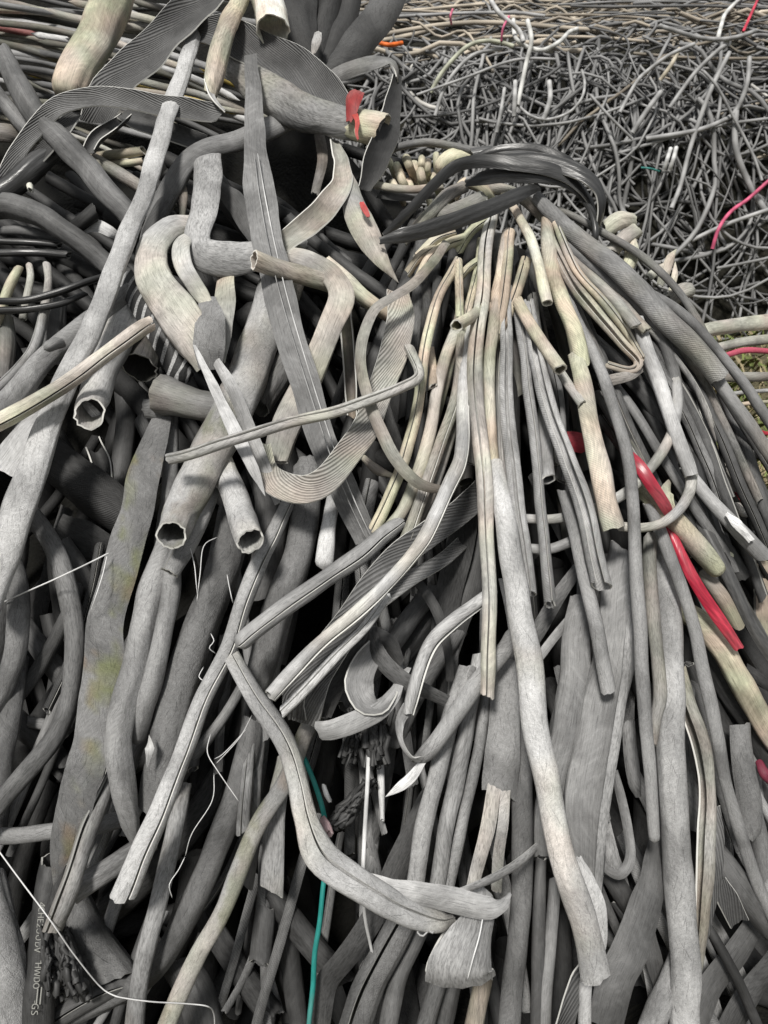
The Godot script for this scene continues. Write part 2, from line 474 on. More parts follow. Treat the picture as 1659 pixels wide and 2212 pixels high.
func setting():
	sheet("ground", 60, 60, func(i: int, j: int) -> Vector3:
		var x := -60.0 + 120.0 * j / 59.0; var z := 12.0 - 90.0 * i / 59.0
		if absf(x) < 8.0 and z > -8.0: return Vector3(x, 0.015 * na.get_noise_2d(x * 2.0, z * 2.0), z)
		return Vector3(x, 0, z), Vector3.UP, M.soil, Color(0.33, 0.3, 0.24))
	# the body of the near heap, near-black colour standing in for shade between cables
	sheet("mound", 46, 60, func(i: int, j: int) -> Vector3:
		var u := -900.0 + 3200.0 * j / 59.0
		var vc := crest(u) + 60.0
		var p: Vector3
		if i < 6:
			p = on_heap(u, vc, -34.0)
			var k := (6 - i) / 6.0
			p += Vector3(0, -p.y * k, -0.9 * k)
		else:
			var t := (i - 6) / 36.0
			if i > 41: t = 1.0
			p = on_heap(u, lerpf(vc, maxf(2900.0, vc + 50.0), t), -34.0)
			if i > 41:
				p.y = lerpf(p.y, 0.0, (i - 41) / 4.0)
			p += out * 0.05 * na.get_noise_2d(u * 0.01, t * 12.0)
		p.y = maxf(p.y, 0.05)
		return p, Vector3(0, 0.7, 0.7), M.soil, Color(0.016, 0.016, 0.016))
	# the body of the heap at the back
	sheet("far_mound", 40, 50, func(i: int, j: int) -> Vector3:
		var x := -14.0 + 34.0 * j / 49.0
		var q := far_at(x, -0.3 + 14.0 * i / 39.0, -0.06)
		return q + Vector3(0, 0.1, 0.06) * na.get_noise_2d(x * 2.0, i * 0.7), Vector3(0, 0.7, 0.7), M.soil, Color(0.07, 0.07, 0.07))

const FAR := [Vector2(-6.6, 0.0), Vector2(-7.25, 1.6), Vector2(-7.7, 2.1), Vector2(-8.5, 2.42), Vector2(-12.0, 3.0), Vector2(-18.0, 4.1)]
func far_at(x: float, s: float, lift: float) -> Vector3:
	var left := s
	for i in FAR.size() - 1:
		var d: Vector2 = FAR[i + 1] - FAR[i]
		var l := d.length()
		if left <= l or i == FAR.size() - 2:
			var q: Vector2 = FAR[i] + d / l * left
			var nrm := Vector2(d.y, -d.x) / l   # towards the viewer and up
			if nrm.y < 0: nrm = -nrm
			q += nrm * lift
			return Vector3(x, q.y, q.x)
		left -= l
	return Vector3.ZERO

func far_hit(u: float, v: float, lift: float) -> Vector3:
	var d := (eye_basis * Vector3((u - 829.5) * PX, -(v - 1106.0) * PX, -1.0))
	for i in FAR.size() - 1:
		var a: Vector2 = FAR[i]; var e: Vector2 = FAR[i + 1] - FAR[i]
		var nrm := Vector2(e.y, -e.x).normalized()
		if nrm.y < 0: nrm = -nrm
		a += nrm * lift
		var den := d.z * nrm.x + d.y * nrm.y
		if absf(den) < 1e-6: continue
		var t := ((a.x - EYE.z) * nrm.x + (a.y - EYE.y) * nrm.y) / den
		if t <= 0: continue
		var h := EYE + d * t
		if h.z <= FAR[i].x + 0.15 and h.z >= FAR[i + 1].x - 0.15: return h
	return EYE + d * 8.0

func tube_into(p: PackedVector3Array, nn: PackedVector3Array, c: PackedColorArray, ix: PackedInt32Array, pts: Array[Vector3], r: float, col: Color, sides: int):
	var base := p.size()
	var n := pts.size()
	var prev := Vector3(0.3, 0.5, 0.8)
	for i in n:
		var t := (pts[mini(i + 1, n - 1)] - pts[maxi(i - 1, 0)]).normalized()
		var a := (prev - t * prev.dot(t)).normalized(); prev = a
		var b := t.cross(a)
		var g := 1.0 + 0.25 * sin(i * 1.7 + base)
		for j in sides:
			var th := TAU * j / sides
			var d := a * cos(th) + b * sin(th)
			p.append(pts[i] + d * r); nn.append(d); c.append(Color(col.r * g, col.g * g, col.b * g))
	for i in n - 1:
		for j in sides:
			var k := (j + 1) % sides
			var a0 := base + i * sides + j; var b0 := base + i * sides + k
			for q in [a0, a0 + sides, b0, b0, a0 + sides, b0 + sides]: ix.append(q)
	for e in [0, n - 1]:
		var b0: int = base + e * sides
		for j in range(1, sides - 1):
			if e == 0: ix.append_array(PackedInt32Array([b0, b0 + j, b0 + j + 1]))
			else: ix.append_array(PackedInt32Array([b0, b0 + j + 1, b0 + j]))

func mesh_of(p: PackedVector3Array, nn: PackedVector3Array, c: PackedColorArray, ix: PackedInt32Array, m: Material) -> MeshInstance3D:
	var arr := []; arr.resize(Mesh.ARRAY_MAX)
	arr[Mesh.ARRAY_VERTEX] = p; arr[Mesh.ARRAY_NORMAL] = nn; arr[Mesh.ARRAY_COLOR] = c; arr[Mesh.ARRAY_INDEX] = ix
	var me := ArrayMesh.new(); me.add_surface_from_arrays(Mesh.PRIMITIVE_TRIANGLES, arr); me.surface_set_material(0, m)
	var o := MeshInstance3D.new(); o.mesh = me
	return o

func lone_tube(called: String, pts: Array[Vector3], r: float, col: Color, sides: int) -> MeshInstance3D:
	var p := PackedVector3Array(); var nn := PackedVector3Array(); var c := PackedColorArray(); var ix := PackedInt32Array()
	var at := pts[0]
	var rel: Array[Vector3] = []
	for q in pts: rel.append(q - at)
	tube_into(p, nn, c, ix, rel, r, col, sides)
	var o := mesh_of(p, nn, c, ix, M.plain)
	o.position = at; o.name = named(called); add_child(o)
	return o

func smooth_path(q: Array[Vector3], per_span: int) -> Array[Vector3]:
	var res: Array[Vector3] = []
	var k := q.size()
	for i in k - 1:
		var a := q[maxi(i - 1, 0)]; var b := q[i]; var c := q[i + 1]; var d := q[mini(i + 2, k - 1)]
		for s in per_span:
			var t := float(s) / per_span
			res.append(Vector3(crm(a.x, b.x, c.x, d.x, t), crm(a.y, b.y, c.y, d.y, t), crm(a.z, b.z, c.z, d.z, t)))
	res.append(q[k - 1])
	return res

func F(label: String, uv: Array, w: float, col: Color, lift := 0.16):
	var q: Array[Vector3] = []
	for i in uv.size() / 2: q.append(far_hit(uv[i * 2], uv[i * 2 + 1], lift + 0.03 * sin(i * 2.0)))
	var r := w * 0.5 * PX * (q[0] - EYE).dot(-eye_basis.z)
	var o := lone_tube("far_cable", smooth_path(q, 6), r, col, 8)
	tag(o, label, "cable", "cables standing out on the far heap")

func far_stray(r: RandomNumberGenerator, onto_top: bool) -> Array[Vector3]:
	var pts: Array[Vector3] = []
	var x := r.randf_range(-5.5, 6.5)
	var s: float; var ang: float; var l: float; var turn := r.randfn(0.0, 1.0)
	var kind := r.randf()
	if onto_top:
		s = r.randf_range(2.2, 8.0); ang = r.randfn(0.0, 0.3) + (PI if r.randf() < 0.5 else 0.0); l = r.randf_range(1.0, 3.2); turn = r.randfn(0.0, 0.6)
	elif kind < 0.45:     # hung over the shoulder, sweeping aside and down
		s = r.randf_range(1.8, 3.0); ang = -PI / 2 + 1.5 * na.get_noise_2d(x * 0.45, 3.0) + r.randfn(0.0, 0.4); l = r.randf_range(1.6, 3.8); turn = r.randfn(0.0, 1.6)
	elif kind < 0.58:    # loops and hooks
		s = 2.6 * sqrt(r.randf()); ang = r.randf() * TAU; l = r.randf_range(0.8, 1.8); turn = (1.0 if r.randf() < 0.5 else -1.0) * r.randf_range(2.0, 4.5)
	else:
		s = 2.9 * sqrt(r.randf()); ang = -PI / 2 + 1.5 * na.get_noise_2d(x * 0.45, s * 0.6 + 3.0) + r.randfn(0.0, 0.4); l = r.randf_range(0.9, 3.0); turn = r.randfn(0.0, 1.7)
	var lift := r.randf_range(-0.03, 0.15)
	var n := 16
	for i in n:
		pts.append(far_at(x, s, lift + 0.05 * sin(i * 0.6 + x * 5.0)))
		x += cos(ang) * l / n; s += sin(ang) * l / n; ang += turn / n + r.randfn(0, 0.06)
		s = clampf(s, 0.0, 9.0)
	return pts

func far_heap():
	var g := func(v: float) -> Color: return Color(v, v, v)
	F("white loop sagging over the edge of the far heap, left of the pink ends", [1109, 43, 1113, 80, 1136, 100, 1173, 108, 1209, 90, 1229, 70, 1250, 62], 9, Color(0.62, 0.62, 0.6))
	F("white cable dropping straight down the far heap from the white loop", [1139, 43, 1148, 87, 1136, 140, 1118, 227], 10, Color(0.66, 0.66, 0.64), 0.2)
	F("wide thin ring of cable hanging in the middle of the far heap", [1119, 227, 1146, 250, 1183, 258, 1229, 243, 1256, 213, 1263, 180, 1256, 150], 6, g.call(0.42))
	F("short pale split tube inside the hanging ring of cable", [1186, 175, 1188, 215, 1174, 258], 11, g.call(0.5))
	F("white cable bent in a hook at the top right of the far heap", [1602, -6, 1569, 27, 1558, 55, 1551, 82], 7, Color(0.68, 0.68, 0.66))
	F("thick grey cable sagging across the top right of the far heap", [1425, 55, 1445, 62, 1506, 80, 1556, 85, 1600, 78, 1633, 66], 9, g.call(0.3), 0.2)
	F("red wire slanting down at the top right corner", [1640, -8, 1625, 25, 1606, 67], 5, Color(0.6, 0.05, 0.09))
	F("long grey cable curving down and left from the tan heap on the right", [1619, 123, 1613, 183, 1589, 240, 1556, 263, 1499, 283, 1396, 300], 10, g.call(0.34))
	F("straight grey cable leaning left in the right half of the far heap", [1576, 113, 1533, 200, 1493, 313, 1470, 400, 1450, 450], 10, g.call(0.36), 0.2)
	F("grey cable leaning left beside the longest straight one", [1570, 98, 1553, 107, 1499, 160, 1446, 233], 9, g.call(0.33))
	F("thin cable running steeply down to the right edge", [1519, 153, 1549, 187, 1583, 250, 1626, 333, 1646, 390], 6, g.call(0.3), 0.22)
	F("thick cable curving down to the lower right of the far heap", [1590, 235, 1589, 317, 1616, 393, 1653, 455], 13, g.call(0.31), 0.13)
	F("bright pink cable crossing the lower right of the far heap", [1672, 386, 1659, 392, 1616, 430, 1579, 457, 1553, 493, 1539, 537], 8, Color(0.62, 0.12, 0.22), 0.2)
	F("pale cable slanting under the pink one", [1670, 450, 1659, 453, 1563, 487, 1493, 520], 9, g.call(0.4))
	F("short thick cable leaning in the centre of the far heap", [1428, 198, 1400, 235, 1366, 287], 11, g.call(0.33))
	F("cable with a pale tan tip below the top edge of the far heap", [1468, 105, 1450, 140, 1426, 173], 9, Color(0.5, 0.45, 0.36), 0.2)
	F("long cable arching left and ending in a pale mouth", [1500, 95, 1449, 117, 1400, 152, 1373, 180, 1339, 243], 8, g.call(0.36), 0.2)
	F("straight thin cable sloping down to the right in the left half of the far heap", [1275, 205, 1320, 255, 1366, 300], 6, g.call(0.32), 0.2)
	F("white stub standing in the middle of the far heap, left of its pair", [1449, 320, 1441, 345, 1434, 368], 9, g.call(0.6), 0.2)
	F("white stub standing in the middle of the far heap, right of its pair", [1461, 318, 1454, 345, 1446, 368], 9, g.call(0.6), 0.2)
	F("thin teal wire lying in the middle of the far heap", [1385, 362, 1405, 364, 1424, 370], 4, Color(0.05, 0.22, 0.2), 0.2)
	F("orange cable end sticking out beside the dark trunk of sheaths", [818, 92, 840, 97, 869, 93], 9, Color(0.75, 0.16, 0.03), 0.25)
	F("pale hanging cable with a cut end beneath the pink ends", [1060, 0, 1080, 30, 1120, 65, 1131, 90], 10, g.call(0.55), 0.25)
	F("pink wire end drooping over the far heap, left of two", [978, 20, 973, 35, 975, 52], 5, Color(0.6, 0.16, 0.25), 0.25)
	F("pink wire end drooping over the far heap, right of two", [1100, 35, 1087, 60, 1083, 88], 5, Color(0.6, 0.14, 0.25), 0.25)
	F("pale upright stub in the left part of the far heap", [1113, 175, 1112, 210, 1110, 250], 10, g.call(0.48), 0.22)
	F("pale stub leaning beside the upright one in the far heap", [1090, 190, 1082, 240, 1073, 285], 8, g.call(0.42), 0.22)
	F("arched pale cable on the left shoulder of the far heap", [930, 200, 960, 150, 1010, 100, 1060, 88, 1110, 100], 9, Color(0.42, 0.43, 0.34), 0.2)
	F("second arched cable under the first on the left shoulder", [940, 250, 965, 180, 1020, 120, 1085, 105], 8, g.call(0.4), 0.16)
	F("long thin cable crossing the left of the far heap", [900, 205, 1000, 170, 1110, 130, 1200, 128], 6, g.call(0.36), 0.2)
	F("grey pipe running to the right edge below the top of the far heap", [1340, 330, 1440, 300, 1560, 270, 1670, 255], 7, g.call(0.3), 0.1)
	var r := RandomNumberGenerator.new(); r.seed = 21
	for i in 262:
		var top := i % 4 == 0
		var pts := far_stray(r, top)
		var t := r.randf_range(0.14, 0.34)
		var col := Color(t, t, t)
		if top and r.randf() < 0.6: col = Color(t * 1.75, t * 1.55, t * 1.27)
		if r.randf() < 0.05: col = Color(0.5, 0.49, 0.46)
		var o := lone_tube("tangled_cable", pts, r.randf_range(0.010, 0.022), col, 7)
		tag(o, "grey cable tangled among many alike in the far heap", "cable", "cables tangled in the far heap")
	var p := PackedVector3Array(); var nn := PackedVector3Array(); var c := PackedColorArray(); var ix := PackedInt32Array()
	for i in 2000:
		var pts := far_stray(r, i % 3 == 0)
		for k in pts.size(): pts[k] += Vector3(0, -0.03, -0.06)
		var t := r.randf_range(0.09, 0.27)
		var col := Color(t, t, t)
		if i % 3 == 0 and r.randf() < 0.5: col = Color(t * 1.8, t * 1.58, t * 1.28)
		tube_into(p, nn, c, ix, pts, r.randf_range(0.007, 0.017), col, 5)
	var o := mesh_of(p, nn, c, ix, M.plain); o.name = "cable_tangle"; add_child(o)
	tag(o, "mass of thin grey cable scraps filling the far heap", "cables", "", "stuff")

func behind_left():
	# the back of the pile at the upper left: thin cables lying side by side, sloping down to the right
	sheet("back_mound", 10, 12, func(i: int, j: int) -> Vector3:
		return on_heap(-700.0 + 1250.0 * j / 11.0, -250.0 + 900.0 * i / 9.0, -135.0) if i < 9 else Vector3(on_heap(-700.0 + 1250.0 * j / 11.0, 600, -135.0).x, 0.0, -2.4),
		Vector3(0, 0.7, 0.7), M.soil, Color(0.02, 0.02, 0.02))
	var r := RandomNumberGenerator.new(); r.seed = 8
	for i in 124:
		var v := -30.0 + 300.0 * fposmod(i, 74) / 74.0 + r.randf_range(-8, 8)
		var u0: float = r.randf_range(-760, -560) if i >= 74 else r.randf_range(-160, 120) if i % 3 else r.randf_range(120, 300)
		var l := r.randf_range(220, 480); var sl := r.randf_range(0.05, 0.3)
		var lf := -112.0 + r.randf_range(0, 26)
		var hue = null
		var t := r.randf_range(0.18, 0.5)
		if i == 20: hue = Color(0.4, 0.16, 0.15)
		if i == 33 or i == 47: hue = Color(0.6, 0.45, 0.1)
		sweep("thin_cable", "thin pale cable lying among many alike behind the upper left", "cable", [u0, v, lf, u0 + l * 0.35, v + l * 0.35 * sl - 6, lf + 4, u0 + l * 0.7, v + l * 0.7 * sl + r.randf_range(-4, 12), lf + 2, u0 + l, v + l * sl * 1.3, lf - 4],
			r.randf_range(9, 17), {"t": t, "c": 0.45 if i % 2 else 0.0, "simple": true, "e0": "round", "e1": "round", "sides": 8, "hue": hue, "step": 0.05}, "thin cables behind the upper left")

func buried():
	var r := RandomNumberGenerator.new(); r.seed = 31
	var made := 0
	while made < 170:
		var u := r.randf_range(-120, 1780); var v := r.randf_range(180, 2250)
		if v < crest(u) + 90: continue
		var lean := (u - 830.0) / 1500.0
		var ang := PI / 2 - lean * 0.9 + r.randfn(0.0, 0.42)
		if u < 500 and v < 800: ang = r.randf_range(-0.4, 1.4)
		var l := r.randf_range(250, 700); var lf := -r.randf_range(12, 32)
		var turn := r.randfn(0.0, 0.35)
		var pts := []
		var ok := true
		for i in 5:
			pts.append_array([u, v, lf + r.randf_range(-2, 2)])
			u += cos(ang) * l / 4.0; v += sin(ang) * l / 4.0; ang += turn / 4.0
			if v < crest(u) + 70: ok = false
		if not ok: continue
		var o := {"t": r.randf_range(0.06, 0.18), "m": ["skin", "grain", "skin"][made % 3], "simple": true, "step": 0.035, "sides": 12, "skew": 0.3}  # low tones put the shade of the gaps into the colour
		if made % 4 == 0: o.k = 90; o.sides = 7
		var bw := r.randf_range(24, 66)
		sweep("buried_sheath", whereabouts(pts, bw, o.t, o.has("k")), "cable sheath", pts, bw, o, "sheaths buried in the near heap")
		made += 1
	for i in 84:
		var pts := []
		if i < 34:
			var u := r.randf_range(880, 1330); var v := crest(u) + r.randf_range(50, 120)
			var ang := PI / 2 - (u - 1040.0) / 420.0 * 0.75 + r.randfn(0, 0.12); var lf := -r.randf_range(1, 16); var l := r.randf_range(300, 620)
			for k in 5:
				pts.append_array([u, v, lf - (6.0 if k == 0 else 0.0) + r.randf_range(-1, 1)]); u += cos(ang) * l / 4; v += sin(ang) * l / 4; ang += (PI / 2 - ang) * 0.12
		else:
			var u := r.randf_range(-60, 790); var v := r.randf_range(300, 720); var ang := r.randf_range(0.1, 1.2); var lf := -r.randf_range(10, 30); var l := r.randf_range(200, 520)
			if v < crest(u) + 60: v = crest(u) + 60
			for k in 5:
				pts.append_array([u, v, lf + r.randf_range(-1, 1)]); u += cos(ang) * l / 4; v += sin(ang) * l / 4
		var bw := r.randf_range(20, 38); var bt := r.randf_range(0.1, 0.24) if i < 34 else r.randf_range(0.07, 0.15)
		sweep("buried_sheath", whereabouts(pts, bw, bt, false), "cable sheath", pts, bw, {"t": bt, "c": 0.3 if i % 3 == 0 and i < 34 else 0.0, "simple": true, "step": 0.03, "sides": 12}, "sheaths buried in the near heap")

func hanging_between():
	# narrow split strips and thin sheaths hanging between the larger ones
	var r := RandomNumberGenerator.new(); r.seed = 91
	for i in 96:
		var u := r.randf_range(150, 1640); var v := r.randf_range(maxf(1020, crest(u) + 300), 1980)
		var ang := PI / 2 - (u - 860.0) / 1500.0 + r.randfn(0.0, 0.13); var lf := r.randf_range(-10, 1); var l := r.randf_range(260, 560); var turn := r.randfn(0.0, 0.25)
		var pts := []
		for k in 5:
			pts.append_array([u, v, lf + r.randf_range(-1.5, 1.5) - (4.0 if k == 0 else 0.0)])
			u += cos(ang) * l / 4.0; v += sin(ang) * l / 4.0; ang += turn / 4.0
		var bw := r.randf_range(14, 32); var strip := i % 2 == 0
		var o := {"t": r.randf_range(0.16, 0.4), "m": ["skin", "grain", "weave"][i % 3], "step": 0.025}
		if strip: o.k = r.randf_range(60, 150); o.r = r.randf_range(-30, 30)
		elif i % 4 == 1: o.slit = r.randf_range(-40, 40)
		else: o.sides = 12
		sweep("hanging_strip" if strip else "hanging_sheath", whereabouts(pts, bw, o.t, strip).replace("dark", "grey"), "sheath strip" if strip else "cable sheath", pts, bw, o, "narrow sheaths hanging in the near heap")

func beyond():
	# the heap goes on past both sides of the picture and below it
	var r := RandomNumberGenerator.new(); r.seed = 57
	for i in 190:
		var side := 0 if i < 110 else (1 if i < 150 else 2)
		var u: float; var v: float
		if side == 0: u = r.randf_range(-860, -90); v = r.randf_range(330, 2100)
		elif side == 1: u = r.randf_range(1740, 2150); v = crest(u) + r.randf_range(60, 900)
		else: u = r.randf_range(-300, 1900); v = r.randf_range(2290, 2420)
		var ang := PI / 2 - (u - 830.0) / 2600.0 + r.randfn(0.0, 0.3); var lf := r.randf_range(-22, 10); var l := r.randf_range(300, 700) if side < 2 else r.randf_range(200, 420)
		var pts := []; var inside := false
		for k in 5:
			pts.append_array([u, v, lf + r.randf_range(-2, 2)])
			u += cos(ang) * l / 4.0; v += sin(ang) * l / 4.0; ang += r.randfn(0.0, 0.1)
			if u > -50.0 and u < 1700.0 and v < 2260.0: inside = true
		if inside: continue
		sweep("outlying_sheath", ["grey cable sheath hanging in the heap past the left edge", "grey cable sheath lying in the heap past the right edge", "grey cable sheath lying at the foot of the heap below the frame"][side], "cable sheath", pts, r.randf_range(28, 66),
			{"t": r.randf_range(0.12, 0.42), "m": "grain" if i % 2 else "skin", "simple": true, "step": 0.035, "sides": 12}, ["sheaths past the left edge", "sheaths past the right edge", "sheaths below the frame"][side])

func ground_right():
	# grass and litter between the heaps
	var r := RandomNumberGenerator.new(); r.seed = 12
	var p := PackedVector3Array(); var nn := PackedVector3Array(); var c := PackedColorArray(); var ix := PackedInt32Array()
	for i in 15000:
		var x := r.randf_range(0.6, 5.5); var z := r.randf_range(-6.8, -1.6)
		if nb.get_noise_2d(x * 2.2, z * 2.2) < -0.12: continue
		var h := r.randf_range(0.03, 0.13); var a := r.randf() * TAU; var wd := r.randf_range(0.003, 0.009)
		var d := Vector3(cos(a), 0, sin(a)); var s := Vector3(-d.z, 0, d.x) * wd
		var b := p.size(); var o := Vector3(x, 0, z)
		p.append(o - s); p.append(o + s); p.append(o + d * h * 0.4 + Vector3(0, h * 0.7, 0) + s * 0.7); p.append(o + d * h + Vector3(0, h, 0))
		var col := Color(0.13, 0.16, 0.05) if r.randf() < 0.6 else Color(0.3, 0.25, 0.15)
		var g := r.randf_range(0.7, 1.5)
		for k in 4: nn.append((Vector3.UP + d * -0.3).normalized()); c.append(Color(col.r * g, col.g * g, col.b * g))
		ix.append_array(PackedInt32Array([b, b + 2, b + 1, b, b + 3, b + 2]))
	var o := mesh_of(p, nn, c, ix, M.plain); o.name = "grass"; add_child(o)
	tag(o, "short grass and dry litter on the ground between the heaps", "grass", "", "stuff")

# ---------------------------------------------------------------- the near heap, sheath by sheath
func upper_left():
	T("fat pale tan cable stub hanging over the crest at the upper left, end rounded off", [262,-60,-2, 245,-8,0, 205,90,2, 165,170,2, 146,222,0], [76,76,77,76,70], {"t":0.5,"c":0.75,"e1":"round","m":"skin","dent":0.05})
	S("wide ribbed strip running from the top edge down to the left, hollow side out", [520,-80,10, 450,-12,10, 380,60,10, 300,138,9, 245,198,7, 215,262,2], [84,84,84,82,80,70], {"t":0.24,"k":95,"r":[188,186,182,178,176,170],"i":"ridge"})
	S("level ribbed strip with a rounded lip crossing the upper left", [8,388,4, 40,320,8, 75,268,11, 125,228,13, 195,212,14, 300,222,15, 400,234,15, 482,246,14], [34,36,40,42,42,44,46,44], {"t":0.27,"k":80,"r":[200,200,196,190,186,184,180,176],"i":"ridge","e1":"round"})
	T("dark grey tube with open mouth at the left edge, sloping down to the right", [2,118,10, 35,175,10, 75,240,9, 140,315,8, 212,395,6, 292,478,2], [42,46,50,50,50,48], {"t":0.25,"m":"skin"})
	T("long light grey flattened sheath running from the top down to the left edge", [422,72,4, 402,130,9, 378,205,12, 352,290,20, 312,410,21, 272,520,21, 238,610,21, 206,690,21, 165,780,20, 118,880,19, 78,985,18, 45,1090,17, 8,1210,16, -35,1320,15], [34,35,36,38,40,44,45,46,50,56,64,68,66,60], {"t":0.46,"flat":0.62,"m":"grain","n":"flat_sheath"})
	T("pale tan split sheath with an orange tip hanging from the top edge", [528,-30,15, 512,10,16, 492,50,17, 474,105,17, 458,165,16, 452,205,14], [36,40,42,42,40,28], {"t":0.5,"c":0.7,"k":250,"r":10})
	S("thin curled lip of sheath between the tan sheath and the level strip", [450,182,15, 455,205,16, 466,222,16, 484,240,14], [24,20,18,14], {"t":0.42,"k":60,"r":120,"n":"curled_scrap"})
	T("grey sheath bent in an elbow left of the grooved strip", [650,245,2, 600,268,5, 525,298,8, 452,325,9, 404,356,9, 374,402,7, 350,452,5, 330,505,2, 318,545,0], [46,46,46,46,46,48,46,44,40], {"t":0.3,"flat":0.7})
	T("broad pale sheath hanging down into the knot and turning right under it", [447,340,10, 449,400,13, 440,462,15, 428,510,16, 440,548,16, 490,562,15, 545,556,13, 600,536,10, 660,510,6], [56,62,58,56,72,74,68,62,56], {"t":0.42,"flat":0.45,"n":"flat_sheath"})
	T("bulging pale green-tan sheath looped over the left of the knot", [420,478,12, 372,492,15, 335,528,17, 328,575,18, 352,632,19, 392,690,19, 428,742,17, 458,792,14], [40,58,74,80,86,96,96,74], {"t":0.46,"c":0.22,"flat":0.5,"r":10,"skew":0.1,"n":"flat_sheath"})
	T("inner fold of the pale looped sheath, lying along it", [418,505,14, 392,530,18, 392,570,20, 420,620,21, 456,662,21, 474,690,20], [34,40,40,38,34,24], {"t":0.47,"c":0.28,"flat":0.45,"e1":"tip"})
	S("dark grainy plate at the lower end of the pale looped sheath", [446,648,21, 455,690,22, 456,740,21, 458,795,17], [40,66,70,52], {"t":0.32,"m":"grain","k":40,"r":0,"skew":0.1})
	S("pale upright flap behind the dark grainy plate", [484,580,12, 487,650,15, 484,715,17, 474,782,16], [40,48,40,26], {"t":0.44,"c":0.35,"k":60,"r":10})
	T("dark tube with a swollen cut end at the left edge", [-8,448,-2, 32,446,0, 95,472,0, 165,520,-2, 240,585,-6], [50,50,46,44,42], {"t":0.22})
	T("short dark open-mouthed tube between the tan stubs at left", [203,457,2, 178,478,1, 142,506,-4], [34,32,30], {"t":0.1})
	T("tan stub lying level under the level strip", [312,326,-2, 260,332,-3, 195,338,-6], [20,20,19], {"t":0.5,"c":0.9})
	T("second smaller tan stub under the first one", [306,348,-4, 270,352,-5, 228,352,-8], [14,15,14], {"t":0.48,"c":0.9})
	T("greenish tube sloping down right behind the dark grey tube", [185,338,-4, 230,362,-4, 300,402,-6, 370,446,-10], [28,28,28,26], {"t":0.36,"c":0.35})
	S("dark band sloping under the level strip near the light sheath", [268,246,4, 310,268,5, 375,290,4, 446,316,2], [40,46,44,42], {"t":0.17,"k":70,"r":170})
	S("dark curled sheath below the ribbed strip, open end down", [276,248,3, 245,275,5, 215,300,4, 196,330,2], [30,34,36,34], {"t":0.18,"k":180,"r":200})
	S("dark ribbed scrap below the left end of the level strip", [168,246,6, 130,290,7, 92,335,5, 48,380,2], [38,42,42,36], {"t":0.17,"k":70,"r":190,"i":"ridge"})
	T("dark tube coming in from the left edge below the ribbed scrap", [112,322,3, 60,370,4, 0,420,2, -40,450,2], [44,46,46,44], {"t":0.16,"m":"gloss"})
	T("grey tube at the left edge under the open-mouthed tube", [-20,186,2, 20,235,2, 66,290,0], [30,31,30], {"t":0.28})
	T("short tube poking in at the left edge above the swollen one", [-20,292,-4, 20,290,-3, 44,300,-6], [36,36,34], {"t":0.3,"c":0.4})
	T("small pale ring-ended tube in the dark hollow at left", [46,402,0, 62,400,2, 66,412,2], [15,15,13], {"t":0.55,"c":0.5,"n":"tube_end"})
	T("grey rod lying level in the dark hollow at left, topmost of three", [-20,497,-6, 50,499,-6, 118,512,-8, 160,520,-10], [20,20,19,18], {"t":0.25})
	T("black rod lying level in the dark hollow at left, middle of three", [-20,520,-5, 60,524,-5, 130,530,-7], 15, {"t":0.12,"m":"gloss"})
	T("black rod lying level in the dark hollow at left, lowest of three", [-20,546,-4, 60,545,-4, 150,552,-7], 17, {"t":0.12,"m":"gloss"})
	S("crumpled white scrap in the hollow left of the light sheath", [168,505,-3, 205,486,-1, 240,500,-2, 262,520,-6], [16,26,24,10], {"t":0.66,"k":30,"r":20,"n":"crumpled_scrap"})
	T("dark pipe passing down behind the elbow sheath", [420,290,-6, 440,360,-7, 520,470,-6, 600,560,-8], 46, {"t":0.16})
	S("dark leaf-shaped flap above the knot, right of the broad pale sheath", [470,400,2, 500,430,4, 530,470,4, 560,520,2], [30,46,48,40], {"t":0.2,"k":80,"r":0})
	T("narrow pale strip of sheath between elbow and knot", [392,400,2, 396,430,4, 392,480,2], [18,20,12], {"t":0.4,"c":0.4})
	S("dark hanging strip left of the knot with a pale edge", [372,402,6, 345,450,8, 322,500,6, 316,540,2], [30,36,36,24], {"t":0.17,"k":70,"r":10})

